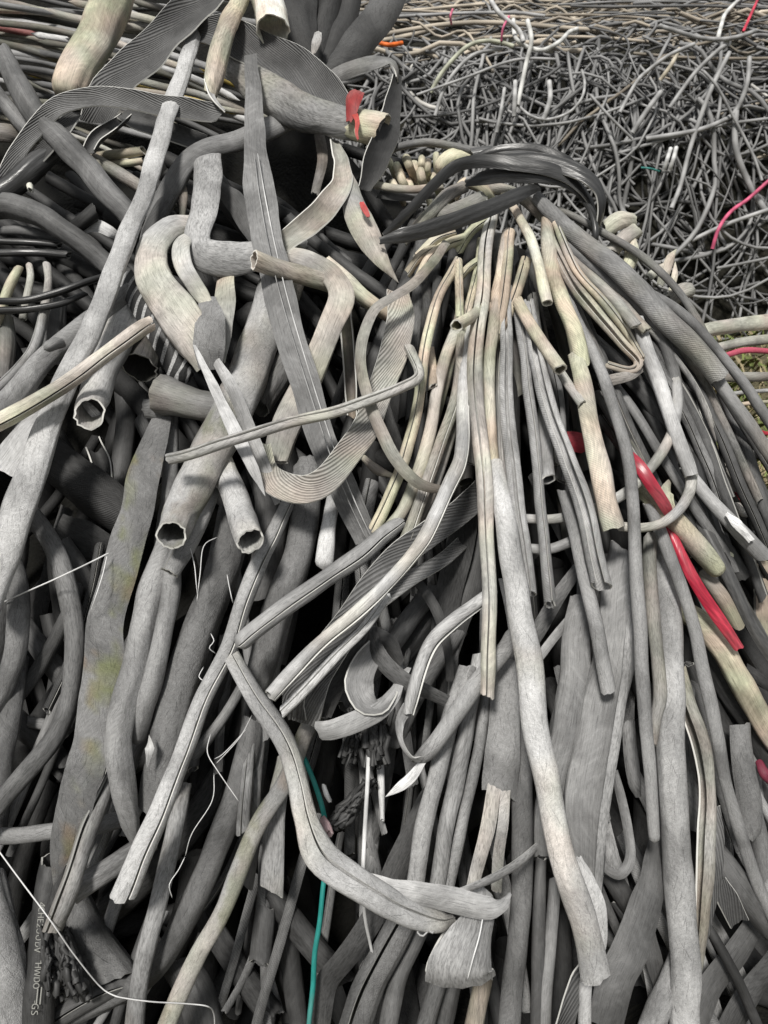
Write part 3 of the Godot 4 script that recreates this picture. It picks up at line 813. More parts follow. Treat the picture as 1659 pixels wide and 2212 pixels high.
func upper_middle():
	T("pale cream pipe stub at the top edge with its mouth facing down", [566,-50,14, 574,-10,15, 583,30,16, 590,66,16], [62,64,68,72], {"t":0.62,"c":0.45,"skew":0.1})
	S("broad ribbed leaf-like sheath sloping right from the pale stub to the red tag", [424,72,6, 480,72,9, 550,105,11, 630,142,12, 700,192,12, 764,246,9], [46,70,84,88,76,40], {"t":0.23,"k":85,"r":[190,186,182,178,176,174],"i":"ridge"})
	T("flattened tube under the ribbed leaf, its pale cut end by the red tag", [470,118,2, 520,150,5, 575,195,8, 640,238,9, 715,258,9, 780,272,9, 822,284,7], [50,66,84,84,66,60,64], {"t":0.34,"c":0.12,"flat":0.7})
	T("pale tan cut end sleeved in the flattened tube", [760,266,10, 795,274,11, 826,282,10], [62,66,68], {"t":0.52,"c":0.7,"flat":0.8})
	S("dark broad trunk-like sheath standing at the top edge", [640,-60,-4, 638,10,-2, 650,80,-3, 668,150,-6], [96,96,84,60], {"t":0.14,"k":140,"m":"grain"})
	S("dark upright sheath right of the trunk, pale edged", [718,-60,-6, 706,10,-5, 694,80,-6, 684,150,-8], [56,56,50,40], {"t":0.12,"k":120})
	S("dark strip leaning right behind the leaf-shaped sheath", [772,-60,-8, 748,20,-7, 715,100,-6, 690,170,-8], [52,50,46,30], {"t":0.12,"k":90})
	S("grey leaf-shaped sheath leaning right at the top, widest of the dark group", [862,-60,-3, 830,10,0, 782,80,2, 735,135,2, 700,165,0], [64,70,72,56,30], {"t":0.2,"k":110,"r":-10,"m":"grain"})
	S("small pale oval flap between the dark upright sheaths", [688,66,2, 684,90,4, 676,118,2], [16,20,10], {"t":0.5,"k":60,"e0":"round","e1":"round","c":0.2})
	S("grey band folded over at a sharp corner beside the far heap, upper arm", [700,176,2, 745,154,5, 795,136,7, 838,130,8, 856,146,8, 858,180,7], [30,34,36,34,28,24], {"t":0.3,"c":0.15,"k":70,"r":[0,0,-10,-30,-60,-90]})
	S("dark inner side of the folded band, dropping to the tan stubs", [858,168,6, 850,230,8, 834,290,9, 808,345,8, 784,412,4], [22,42,56,54,30], {"t":0.12,"k":60,"r":160})
	S("torn red plastic tag beside the pale cut end", [778,192,15, 768,212,16, 758,240,16, 750,264,15], [34,40,30,14], {"k":50,"r":25,"hue":Color(0.38,0.05,0.05),"n":"red_tag","cat":"tag","g":"red scraps of plastic","dent":0.5})
	S("thin red tail hanging below the torn red tag", [766,246,16, 772,262,17, 770,285,17, 774,302,16], [14,10,7,4], {"k":30,"hue":Color(0.5,0.06,0.05),"n":"red_scrap","cat":"scrap","g":"red scraps of plastic"})
	S("small red chip stuck to the leaf-tipped sheath", [780,436,16, 786,450,17, 796,468,17], [10,14,9], {"k":30,"hue":Color(0.6,0.04,0.04),"n":"red_scrap","cat":"scrap","g":"red scraps of plastic"})
	S("pale green curved sheath with pale edges, hollow side to the crest", [722,300,4, 735,345,8, 734,392,11, 712,440,13, 668,486,14, 615,524,13, 570,560,9], [22,34,44,52,56,50,40], {"t":0.4,"c":0.35,"k":110,"r":[150,160,168,172,180,190,200]})
	S("leaf-tipped sheath pointing down right, tan at its tip", [742,345,6, 758,410,10, 782,480,12, 818,550,12, 862,612,9], [16,46,58,50,8], {"t":0.4,"c":0.3,"k":120,"r":0,"e1":"tip"})
	T("dark tube sloping down right under the leaf-tipped sheath", [620,470,0, 680,520,1, 745,572,2, 800,612,2, 842,645,0], [26,27,28,28,26], {"t":0.17})
	T("grey tube parallel to the dark one, nearer the knot", [590,505,-2, 650,560,0, 720,615,0, 790,660,-3], [24,25,25,24], {"t":0.25,"c":0.2})
	S("dark band hanging in the shadow behind the grooved strip", [690,290,-2, 698,350,-2, 680,420,-4], [22,22,18], {"t":0.3,"c":0.3,"k":80})
	S("long flat grey strip with two white cut ridges, grooved, running down the centre", [541,116,16, 545,200,18, 551,300,19, 560,420,19, 578,530,19, 604,640,19, 640,760,18, 678,880,17, 715,990,15, 752,1080,12, 796,1175,8], [28,36,46,68,70,68,66,64,62,60,52], {"t":0.29,"k":24,"r":[0,-8,-8,0,4,4,4,4,4,4,4],"n":"grooved_strip"})
	W("fine white ridge line down the middle of the grooved strip", [548,330,21, 560,420,21, 580,530,22, 606,640,22, 641,760,21, 679,880,20, 716,990,18, 752,1080,15, 792,1165,11], 2.4, {"t":0.42,"n":"cut_ridge","cat":"ridge"})
	W("white ridge line along the right third of the grooved strip", [556,330,21, 572,420,21, 594,530,21, 620,640,21, 655,760,20, 692,880,19, 729,990,17, 765,1080,14, 804,1165,10], 3, {"t":0.5,"n":"cut_ridge","cat":"ridge"})
	W("dark tongue tip above the tan stub row", [690,505,0, 720,535,0, 760,570,-1], 12, {"t":0.2,"n":"thin_cable","cat":"cable"})

func crest_right():
	T("grey cable arching over the crest from the folded band", [825,330,2, 860,316,5, 920,308,7, 975,316,8, 1030,328,8], [17,17,17,17,18], {"t":0.3,"c":0.2})
	T("dark pipe sleeve continuing the arched cable behind the black bands", [1022,336,8, 1060,330,9, 1110,334,9, 1175,336,8], [26,25,24,22], {"t":0.22,"m":"gloss"})
	T("plump tan stub curving left under the dark pipe sleeve", [1020,344,5, 985,340,6, 960,352,5, 945,375,2], [34,34,33,30], {"t":0.56,"c":0.85,"e1":"round"})
	var xs := [838, 856, 876, 893, 910, 925, 942, 860, 905, 880, 935, 846, 915]
	for i in xs.size():
		var x: float = xs[i]; var y: float = [342, 352, 336, 348, 338, 345, 330, 372, 366, 385, 375, 388, 392][i]
		var dx: float = [22, 20, 18, 10, 2, -4, 4, 24, 12, 20, 18, 26, 14][i]
		T(["stout tan stub nearest the folded band", "tan stub second from the folded band", "short round-topped tan stub", "tan stub bent at its top", "straight upright tan stub", "slim tan stub leaning left", "lone pale stub rising highest", "tan stub lying aslant in the middle row", "tan stub half hidden in the middle row", "greenish stub at the left of the low row", "thin tan stub at the right of the row", "fat low stub against the pale bar", "short stub sunk by the pale bar"][i] + " on the crest",
			[x, y, -8 + i % 3 * 3, x + dx * 0.4, y + 20, -7 + i % 3 * 3, x + dx, y + 52, -12], 14 + (i * 5) % 6, {"t":0.56,"c":0.9,"e0":"round","n":"tan_stub","g":"tan stubs on the crest"})
	T("pale green bar lying level below the tan stubs", [806,398,0, 850,406,2, 900,408,2, 956,402,0], [16,17,17,16], {"t":0.48,"c":0.6})
	S("grey strip under the pale green bar", [815,420,-2, 870,424,-1, 940,418,-3], [18,20,18], {"t":0.22,"k":90})
	S("black ribbed band running up to the right across the crest, lowest of the black bands", [820,522,16, 880,508,18, 955,486,18, 1030,458,18, 1100,430,17, 1168,404,14], [15,31,36,37,34,19], {"t":0.12,"k":44,"r":[10,20,20,15,10,10],"m":"gloss","th":0.005,"n":"black_band"})
	S("black band arching from the left of the crest over to the right", [832,508,12, 880,462,15, 935,405,18, 985,362,20, 1050,346,20, 1120,352,20, 1190,366,19, 1240,392,17, 1272,428,14, 1288,462,10], [16,22,25,25,27,30,30,25,19,10], {"t":0.12,"k":44,"r":[30,30,30,20,10,0,0,-10,-20,-30],"m":"gloss","th":0.005,"n":"black_band"})
	S("widest black band, looping over the crest and down on the right", [1040,345,12, 1100,345,15, 1170,348,18, 1230,360,20, 1280,385,20, 1304,425,18, 1302,470,14, 1292,500,10], [22,33,38,40,38,34,25,13], {"t":0.12,"k":44,"r":[0,0,0,-6,-20,-40,-50,-60],"m":"gloss","th":0.005,"n":"black_band"})
	S("thin black band forming the highest arch above the crest", [1010,348,10, 1060,326,14, 1120,318,16, 1175,322,16, 1225,342,15, 1250,362,12], [13,15,16,18,16,10], {"t":0.12,"k":44,"m":"gloss","th":0.005,"n":"black_band"})
	S("flat black band of several ribs inside the arch", [1000,392,12, 1060,380,15, 1130,378,17, 1200,386,17, 1245,410,15, 1268,438,12], [19,30,31,30,24,15], {"t":0.12,"k":44,"r":10,"m":"gloss","th":0.005,"n":"black_band"})
	T("black strap end hanging down at the right of the arch", [1262,430,12, 1278,462,13, 1286,500,12, 1282,530,9], [15,16,15,12], {"t":0.12,"m":"gloss","th":0.005,"n":"black_band"})
	T("slim grey tube slanting up under the black bands", [872,520,6, 920,470,9, 965,425,10, 1006,402,8], [22,26,28,26], {"t":0.34,"c":0.3})
	T("wide grey flap under the black ribbed band", [940,470,8, 985,450,9, 1045,425,8], [26,30,26], {"t":0.3,"c":0.2,"flat":0.4})
	T("tan tube bent over the ridge below the arch, running left", [1060,430,4, 1040,405,6, 1010,395,6, 990,410,4, 975,440,2], [22,24,24,22,20], {"t":0.55,"c":0.85})
	T("pale tube curving right out of the arch", [1040,400,5, 1090,410,7, 1130,432,6, 1170,470,3], [22,24,24,22], {"t":0.42,"c":0.5})
	var fan := [["tan split sheath folded at the left of the fan",900,560,940,520,975,505,22],["pink-tan sheath crumpled at the top of the fan",905,600,925,560,960,525,18],["greenish sheath at the top of the fan beside the leaf tip",880,590,905,555,935,535,18],["torn pale sheath at the head of the fan",930,565,965,530,1005,515,24],["grey sheath crossing the head of the fan",990,540,1020,500,1060,470,22],["pale stub hidden in the head of the fan",985,610,1010,580,1050,555,18]]
	for f in fan:
		T(f[0], [f[1], f[2], 6, f[3], f[4], 9, f[5], f[6], 8], f[7], {"t":0.5,"c":0.8,"slit":20})
	T("crumpled cream sheath end on the right shoulder", [1300,500,4, 1330,480,6, 1366,478,5], [38,40,30], {"t":0.48,"c":0.35})
	T("fat cream stub pointing up right on the right shoulder", [1320,540,2, 1345,515,5, 1376,492,6], [32,34,34], {"t":0.48,"c":0.45,"e1":"cut"})
	T("pale tan stub below the cream ones on the right shoulder", [1350,590,0, 1365,550,3, 1360,520,4], [30,32,28], {"t":0.58,"c":0.7})
	S("cream pointed leaf of sheath standing on the right shoulder", [1425,620,0, 1436,590,3, 1448,560,4, 1462,538,2], [16,22,20,6], {"t":0.48,"c":0.4,"k":100,"e1":"tip"})
	S("second cream pointed leaf right of the first on the shoulder", [1450,625,-1, 1456,595,1, 1458,565,0], [12,14,6], {"t":0.5,"c":0.6,"k":100,"e1":"tip"})
	T("round cream knob of sheath at the right end of the shoulder", [1448,650,0, 1470,628,3, 1496,620,3], [34,38,34], {"t":0.48,"c":0.3,"e1":"round"})
	T("pale stub between the leaves and the thin outer cable", [1400,600,0, 1420,585,2, 1440,575,2], [18,20,18], {"t":0.6,"c":0.4})

func middle_left():
	T("grey tube with a lump of melted plastic, running down to the left edge", [330,600,8, 282,636,10, 240,662,11, 196,692,12, 140,732,12, 85,778,12, 35,842,12, -25,905,12], [44,46,46,46,46,48,50,50], {"t":0.36,"m":"grain"})
	T("small closed stub sticking out of the lumpy grey tube", [128,742,16, 112,748,18, 95,758,18], [26,24,20], {"t":0.36,"e1":"round","n":"tube_end"})
	T("slim tan split cable crossing in front of the light sheath to the left edge", [330,698,19, 300,716,22, 240,760,24, 172,808,25, 105,854,25, 45,888,25, -25,926,24], [32,34,34,35,35,36,36], {"t":0.5,"c":0.55,"slit":-38,"k":345})
	S("broad pale sheet at the left edge below the tan cable", [118,872,6, 75,912,9, 40,958,10, -10,1030,9], [46,84,92,90], {"t":0.4,"k":50,"r":20})
	S("white crumpled strip between the pale sheet and the light sheath", [100,1000,10, 62,1040,12, 28,1092,12, -15,1160,11], [12,30,40,36], {"t":0.7,"k":40,"r":15,"n":"crumpled_scrap","dent":0.4})
	S("black and silver banded tape sloping down under the pale loop", [268,592,12, 300,648,14, 342,722,13, 392,808,9, 410,830,6], [40,46,50,52,48], {"t":0.5,"k":50,"m":"tape","n":"metal_tape","cat":"tape"})
	T("short stout tube with a white lined mouth, hanging behind the tan cable", [292,664,6, 262,725,9, 232,790,11, 205,862,14, 194,898,20], [62,66,68,66,62], {"t":0.42,"c":0.1})
	S("white crumpled lining in the mouth of the stout tube", [178,866,14, 196,884,15, 208,898,14, 214,912,12], [12,20,20,8], {"t":0.75,"k":60,"n":"crumpled_scrap"})
	T("funnel-mouthed tube facing down in the shadow behind the tape", [338,710,0, 322,750,2, 302,792,4], [50,66,84], {"t":0.17,"k":360,"c":0.15,"skew":0.05})
	T("flared sleeve lying level with its mouth to the left", [480,884,8, 430,872,10, 392,862,10, 352,850,9], [64,62,68,86], {"t":0.3,"c":0.15,"skew":0.1})
	S("small flared scrap tucked below the flared sleeve", [372,890,6, 340,884,8, 310,880,7], [44,46,40], {"t":0.3,"k":150,"r":0})
	S("white crumpled blade-shaped strip pointing down through the middle left", [416,738,20, 436,786,23, 470,850,24, 510,930,24, 545,1005,23, 573,1072,20], [5,14,24,31,24,5], {"t":0.46,"k":34,"r":-12,"n":"crumpled_strip","dent":0.5,"e0":"tip","e1":"tip"})
	S("grey back of the blade-shaped strip, edge rising on its right", [462,770,18, 500,842,21, 540,930,21, 572,1010,18, 600,1090,14], [20,30,34,30,16], {"t":0.4,"k":60,"r":20})
	T("slim split cable bent at its right end, crossing the grooved strip", [368,990,26, 410,980,27, 480,960,28, 560,934,28, 640,910,28, 720,890,27, 800,862,27, 862,838,26, 898,820,24, 902,798,22, 884,752,18], [27,27,27,27,26,26,26,25,24,22,20], {"t":0.45,"c":0.16,"slit":-30,"k":345})
	S("stained olive and grey strip widening downward at left, moss on its face", [352,890,6, 332,960,9, 305,1050,10, 278,1150,11, 246,1262,12, 226,1345,12, 222,1420,12, 208,1520,12, 186,1630,13, 158,1750,13, 130,1850,11, 116,1912,8], [40,60,72,76,78,82,86,84,84,82,66,28], {"t":0.29,"moss":0.85,"k":60,"r":0,"m":"grain","e1":"tip"})
	T("stout stained tube with a black open mouth facing the viewer", [640,560,2, 606,630,4, 565,720,6, 525,820,8, 480,930,11, 430,1040,14, 392,1110,15, 368,1158,23], [84,88,88,88,88,84,76,66], {"t":0.42,"c":0.08,"moss":0.45,"m":"grain","skew":0.15})
	T("light tube ending in a ragged white mouth, right of the stout stained tube", [462,968,8, 492,1040,12, 520,1105,14, 542,1168,23], [54,56,58,62], {"t":0.46,"c":0.08,"m":"grain","skew":0.15})
	T("slimmer tube with open end below the stout stained tube", [455,1060,9, 430,1120,11, 402,1180,12, 366,1236,17], [44,46,46,44], {"t":0.38,"m":"grain","slit":30})
	T("thick dark printed tube sloping down in the shadow at left", [70,950,-6, 130,1010,-5, 210,1072,-5, 310,1140,-8], [84,86,88,84], {"t":0.15,"m":"weave"})
	S("dark torn sheet in the hollow below the printed tube", [140,1150,-6, 190,1175,-5, 250,1205,-8], [70,90,80], {"t":0.16,"k":40})
	T("dark tube crossing the hollow below the torn sheet", [130,1165,-3, 165,1225,-2, 215,1302,-4], [38,40,40], {"t":0.2})
	T("tan crooked stub at the far left with a torn tip", [42,578,2, 24,610,3, 8,650,2, -10,700,0], [18,20,20,20], {"t":0.5,"c":0.9})
	T("slim grey tube bent like a cane at left, first of two", [64,572,0, 66,600,2, 58,645,1, 50,690,-2], [15,15,16,16], {"t":0.45,"c":0.4})
	T("slim grey tube bent like a cane at left, second of two", [100,572,0, 104,610,2, 98,668,2, 80,740,2, 46,790,2, -15,846,2], [18,18,20,22,24,24], {"t":0.4,"c":0.15,"slit":20})
	T("glossy black cable sweeping up from the left edge", [-20,652,6, 50,650,7, 120,632,7, 180,610,6, 232,596,2], [15,16,16,15,14], {"t":0.1,"m":"gloss"})
	T("second glossy black cable below the first at the left edge", [-20,672,4, 60,668,5, 130,655,4, 185,632,2], [16,16,15,13], {"t":0.14,"m":"gloss"})
	T("dark pipe behind the cane-shaped tubes at left", [120,660,-6, 116,720,-6, 108,800,-8], [44,46,44], {"t":0.2})
	T("upright grey tube at the far left edge", [8,680,-3, 12,740,-3, 6,820,-5], [34,36,34], {"t":0.28,"c":0.2})
	T("dark tube hanging under the flared sleeve", [300,900,-4, 330,960,-4, 345,1040,-6], [30,34,34], {"t":0.2})
	T("grey slender tube right of the olive strip", [372,890,2, 370,980,3, 364,1080,4, 352,1180,4], [30,34,34,34], {"t":0.3,"m":"grain"})
	S("dark hollow-ended sheath in the gap below the stout tube mouth", [205,960,-6, 220,1000,-5, 228,1040,-5], [40,44,36], {"t":0.12,"k":200,"r":180})

func middle():
	T("pale green-tan tube with a black mouth, left of the curved band", [550,564,27, 600,585,22, 650,598,19, 705,612,14], [40,40,39,38], {"t":0.5,"c":0.6,"skew":0.15})
	T("flat pale sheath bent over the green-tan tube and hanging down behind the grooved strip", [618,548,12, 670,565,15, 715,592,18, 735,640,18, 716,705,16, 692,770,13, 660,840,10, 622,920,8, 592,1000,6], [34,40,50,56,56,54,58,62,56], {"t":0.44,"c":0.35,"flat":0.35,"n":"flat_sheath"})
	T("tan tube sloping down right behind the bend", [705,572,8, 750,606,9, 800,650,8, 850,690,4], [36,36,34,30], {"t":0.48,"c":0.6})
	S("ribbed strip hanging in a deep U across the centre", [566,962,12, 574,1010,16, 604,1046,19, 656,1056,21, 708,1034,22, 752,980,21, 792,915,19, 824,840,17, 848,760,15, 862,690,13, 860,630,9], [36,52,60,62,62,60,58,56,60,62,50], {"t":0.46,"c":[0.3][0],"k":50,"r":[150,160,168,172,176,180,180,180,180,182,184],"i":"ridge","m":"ridge"})
	S("narrow dark band curving like a hook across the centre to the vertical bundle", [968,520,12, 934,568,17, 892,612,21, 846,640,23, 806,668,24, 784,720,24, 778,785,24, 794,855,24, 820,926,24, 855,992,23, 905,1042,21, 950,1056,18, 972,1052,14], [18,20,22,22,24,26,26,27,27,27,25,20,12], {"t":0.34,"c":0.4,"k":90,"r":[0,0,10,15,20,25,25,20,15,10,0,0,0]})
	T("tan tube running from the fan down to the left of the bundle", [990,560,10, 974,590,12, 944,650,14, 920,752,15, 906,850,15, 888,936,14, 868,1010,14, 838,1082,13, 808,1148,12], [20,22,23,24,24,25,25,25,25], {"t":0.52,"c":0.8,"slit":20})
	T("short tan tube hanging at the head of the bundle", [989,565,12, 991,620,14, 994,690,13], [17,18,18], {"t":0.52,"c":0.85,"slit":-10})
	T("short open-mouthed tube pointing left at the head of the bundle", [1052,660,12, 1024,678,16, 988,702,22], [24,26,28], {"t":0.48,"c":0.7})
	T("grey-tan tube ending square at the foot of the bundle, second from left", [990,700,8, 962,770,10, 942,850,12, 926,930,13, 902,1030,13, 874,1100,12, 846,1136,12], [24,26,26,27,27,27,27], {"t":0.46,"c":0.5})
	T("pale tube ending square beside the long light cable", [1000,730,9, 992,820,11, 972,900,13, 945,980,14, 912,1070,14, 888,1140,15, 866,1188,15], [26,28,28,29,30,30,31], {"t":0.44,"c":0.4,"slit":-25})
	var more := [["tan tube slanting from the fan behind the double-ridged sheath",1138,560,1112,640,1070,730,1040,800,25,0.5,0.8,9],["tan crumpled sheath between the fan's two tan tubes",1102,505,1096,580,1084,660,1072,720,24,0.5,0.85,11],["pink-tan tube close left of the double-ridged sheath",1040,520,1030,600,1010,680,990,740,20,0.5,0.8,8],["grey tube close left of the double-ridged sheath",1030,640,1016,760,1012,880,1014,1000,24,0.34,0.2,9],["dark glossy tube hanging at the left of the fan",946,600,942,680,936,760,930,840,22,0.16,0.0,2],["dark tube hanging behind the tan tube at the left of the fan",924,620,922,700,914,790,900,880,22,0.18,0.1,1],["grey-tan slit tube slanting in the middle of the bundle",1000,650,976,760,952,860,920,980,22,0.36,0.5,7],["pale split tube between the grooved ones of the bundle",1080,720,1078,840,1084,960,1090,1080,20,0.42,0.2,8],["grey tube hanging right of the ribbed double sheath",1150,640,1166,760,1190,880,1200,1000,24,0.3,0.1,6],["grey tube hanging below the tan mottled one, left side",1190,760,1206,860,1214,960,1212,1040,26,0.28,0.0,4]]
	for d in more:
		T(d[0], [d[1],d[2],d[12]-3, d[3],d[4],d[12], d[5],d[6],d[12]+1, d[7],d[8],d[12]], d[9], {"t":d[10],"c":d[11],"slit":20 if d[9] != 22 else 160})
	T("grey tube with a crumpled lined mouth hanging in the shadow of the bundle", [1172,850,4, 1174,930,6, 1178,990,8, 1183,1036,13], [22,25,28,31], {"t":0.38})
	T("tiny open-mouthed tube hanging left of the bundle", [930,750,6, 934,790,10, 936,836,14], [16,18,19], {"t":0.5,"c":0.7})
	T("narrow grey tube between the pale tubes of the bundle", [1008,760,7, 990,860,9, 966,960,10, 930,1070,10, 906,1130,8], [20,22,22,22,20], {"t":0.32,"c":0.2,"slit":30})
	T("long split double-ridged sheath at the centre of the bundle, tan at the top", [1068,440,6, 1056,510,10, 1044,600,13, 1034,690,15, 1026,790,15, 1032,920,16, 1046,1040,16, 1052,1150,16, 1055,1300,16, 1053,1420,16, 1052,1506,16], [26,30,32,34,34,34,34,32,32,32,30], {"t":0.46,"c":0.35,"slit":14,"k":346})
	T("tan tube right of the double-ridged sheath, merging into the big pale tube", [1094,500,6, 1082,580,9, 1068,700,12, 1058,830,13, 1066,960,13, 1076,1040,12], [22,25,26,26,26,24], {"t":0.52,"c":0.65})
	T("big pale tube running from the bundle down to the lower right, end crumpled", [1072,1000,13, 1084,1080,15, 1098,1180,17, 1116,1300,18, 1140,1440,18, 1164,1580,18, 1190,1720,18, 1222,1860,18, 1256,1990,18, 1284,2098,16], [34,42,50,54,56,56,56,56,58,62], {"t":0.49,"c":0.05,"m":"grain","dent":0.06,"skew":0.2})
	T("long light split cable crossing the middle from the bundle down left", [1018,700,8, 1008,800,12, 1003,890,16, 996,985,20, 966,1055,23, 912,1172,25, 824,1276,26, 706,1376,26, 640,1440,26, 584,1502,25], [24,28,30,32,33,34,34,34,33,30], {"t":0.47,"slit":-50,"k":340,"c":0.04})
	T("shorter light cable under the long light one, ending beside it", [838,1284,20, 790,1350,22, 730,1412,22, 662,1484,22, 608,1538,21], [20,24,26,26,25], {"t":0.5,"slit":30})
	T("grey tube with a dashed dark slit, running left to a closed end", [862,1128,12, 830,1152,15, 780,1200,18, 700,1256,20, 620,1312,21, 553,1362,22, 512,1398,22], [32,38,42,42,42,42,40], {"t":0.36,"slit":-14,"k":349,"e1":"round"})
	T("broad grey tube passing under the dashed tube", [668,1000,2, 664,1090,5, 640,1190,7, 606,1290,7, 575,1390,6, 545,1480,4], [56,62,64,64,62,58], {"t":0.3,"m":"grain"})
	T("pale blunt-ended tube hanging left of the dashed tube", [722,1050,6, 708,1120,9, 700,1180,10, 694,1232,10], [30,34,38,40], {"t":0.52,"e1":"round","flat":0.8,"m":"grain"})
	S("wide ribbed strip slanting under the long light cable", [1040,1060,0, 1000,1104,8, 940,1150,14, 870,1196,17, 806,1262,19, 740,1350,19, 680,1432,18, 636,1500,16, 640,1545,13], [50,56,60,62,60,56,52,50,40], {"t":0.26,"k":34,"r":[176,176,176,180,184,186,186,186,190],"i":"ridge"})
	S("lower return of the wide ribbed strip with a pale edge", [1010,1160,-2, 965,1204,9, 896,1246,13, 815,1300,15, 752,1366,16, 702,1440,16, 674,1500,15, 664,1552,12], [30,30,34,40,48,58,62,58], {"t":0.34,"k":40,"r":[190,190,190,190,188,184,180,176],"i":"ridge"})
	S("dark outer side of the folded ribbed strip, right of its pale edge", [812,1322,10, 768,1396,12, 736,1468,12, 704,1548,11], [20,34,38,30], {"t":0.17,"k":60,"r":10})
	S("light grey strip curling up to the right below the ribbed strip", [690,1578,16, 720,1576,17, 768,1560,17, 815,1536,16, 846,1506,14, 864,1474,11, 880,1445,8], [44,48,50,46,34,24,20], {"t":0.38,"k":60,"r":[10,10,5,0,-20,-40,-60]})
	S("curled ribbon loop with a pale rim inside the dark hollow", [816,1392,9, 790,1430,13, 778,1478,16, 790,1514,17, 820,1528,16, 846,1508,14, 858,1476,9], [44,58,68,60,36,26,20], {"t":0.36,"k":80,"r":[170,165,160,150,130,110,100]})
	S("dark narrow ribbon with a bright edge curving down right in the hollow", [796,1300,10, 801,1368,11, 818,1418,12, 850,1455,12, 892,1480,12, 960,1512,9], [24,32,38,40,38,30], {"t":0.22,"k":60,"r":15})
	S("dark broad curl of sheath above the ribbon loop in the hollow", [700,1400,6, 740,1380,9, 790,1372,10, 835,1392,9, 862,1432,6], [30,44,50,46,30], {"t":0.24,"k":80,"r":20})
	T("dark tube slanting up right behind the ribbon loop", [740,1530,0, 800,1450,2, 870,1360,2, 930,1280,0], [40,44,46,44], {"t":0.22})
	T("dark tube slanting up right below the ribbon loop", [850,1600,-2, 890,1520,0, 935,1440,0, 985,1360,-2], [40,42,44,42], {"t":0.24})
	S("thin dark band curving down from the ribbed strip", [890,1244,8, 925,1290,9, 950,1340,9, 968,1410,7, 972,1470,4], [20,22,22,20,16], {"t":0.15,"k":60})
	T("light flattened hose bending down in the centre with a slit along it", [1062,1280,13, 1030,1304,15, 984,1336,17, 936,1384,18, 906,1442,19, 888,1502,19, 878,1548,18], [32,35,36,37,37,35,30], {"t":0.45,"slit":-60,"k":330,"flat":0.8,"m":"grain"})
	S("thin pale loop where the light hose is folded back on itself", [882,1530,17, 866,1560,19, 866,1602,20, 886,1636,19, 908,1642,16], [26,24,20,16,20], {"t":0.42,"k":90,"r":[10,40,60,60,20]})
	T("grey tube rising right from the fold of the light hose", [898,1646,13, 930,1612,15, 975,1550,15, 1030,1478,14, 1078,1418,12, 1110,1370,9], [24,38,40,40,40,38], {"t":0.36,"m":"grain"})
	S("light torn leaf-shaped flake below the fold of the light hose", [916,1640,14, 888,1680,16, 860,1704,16, 832,1722,15], [14,22,22,6], {"t":0.55,"k":40,"n":"torn_flake","cat":"flake","e1":"tip","dent":0.4})
	S("wide dark flat strip hanging behind the bundle", [1012,1090,0, 995,1180,2, 972,1290,2, 950,1400,0], [56,60,60,54], {"t":0.17,"k":40})
	S("second dark flat strip right of the wide one behind the bundle", [1040,1150,-2, 1022,1250,0, 990,1350,0, 968,1420,-2], [34,40,40,36], {"t":0.15,"k":50})
	T("dark tube sloping behind the light hose", [960,1300,-4, 900,1370,-3, 850,1430,-4], [50,52,48], {"t":0.17})
	T("grey tube left of the centre behind the curved U strip", [560,880,0, 600,820,2, 640,740,2], [50,54,50], {"t":0.26,"c":0.2})
	T("dark broad tube hanging behind the U strip", [570,1000,-3, 590,1080,-2, 580,1180,-2, 555,1280,-4], [70,76,74,70], {"t":0.24})
	T("slender upright dark sheath left of the hook-shaped band", [748,660,0, 752,740,2, 756,830,1, 760,900,-2], [24,30,30,26], {"t":0.3,"c":0.6,"k":200,"r":200})
	T("torn pale scrap in the gap right of the U strip", [786,990,4, 815,1015,6, 848,1028,5], [14,22,12], {"t":0.5,"c":0.7,"n":"torn_scrap"})

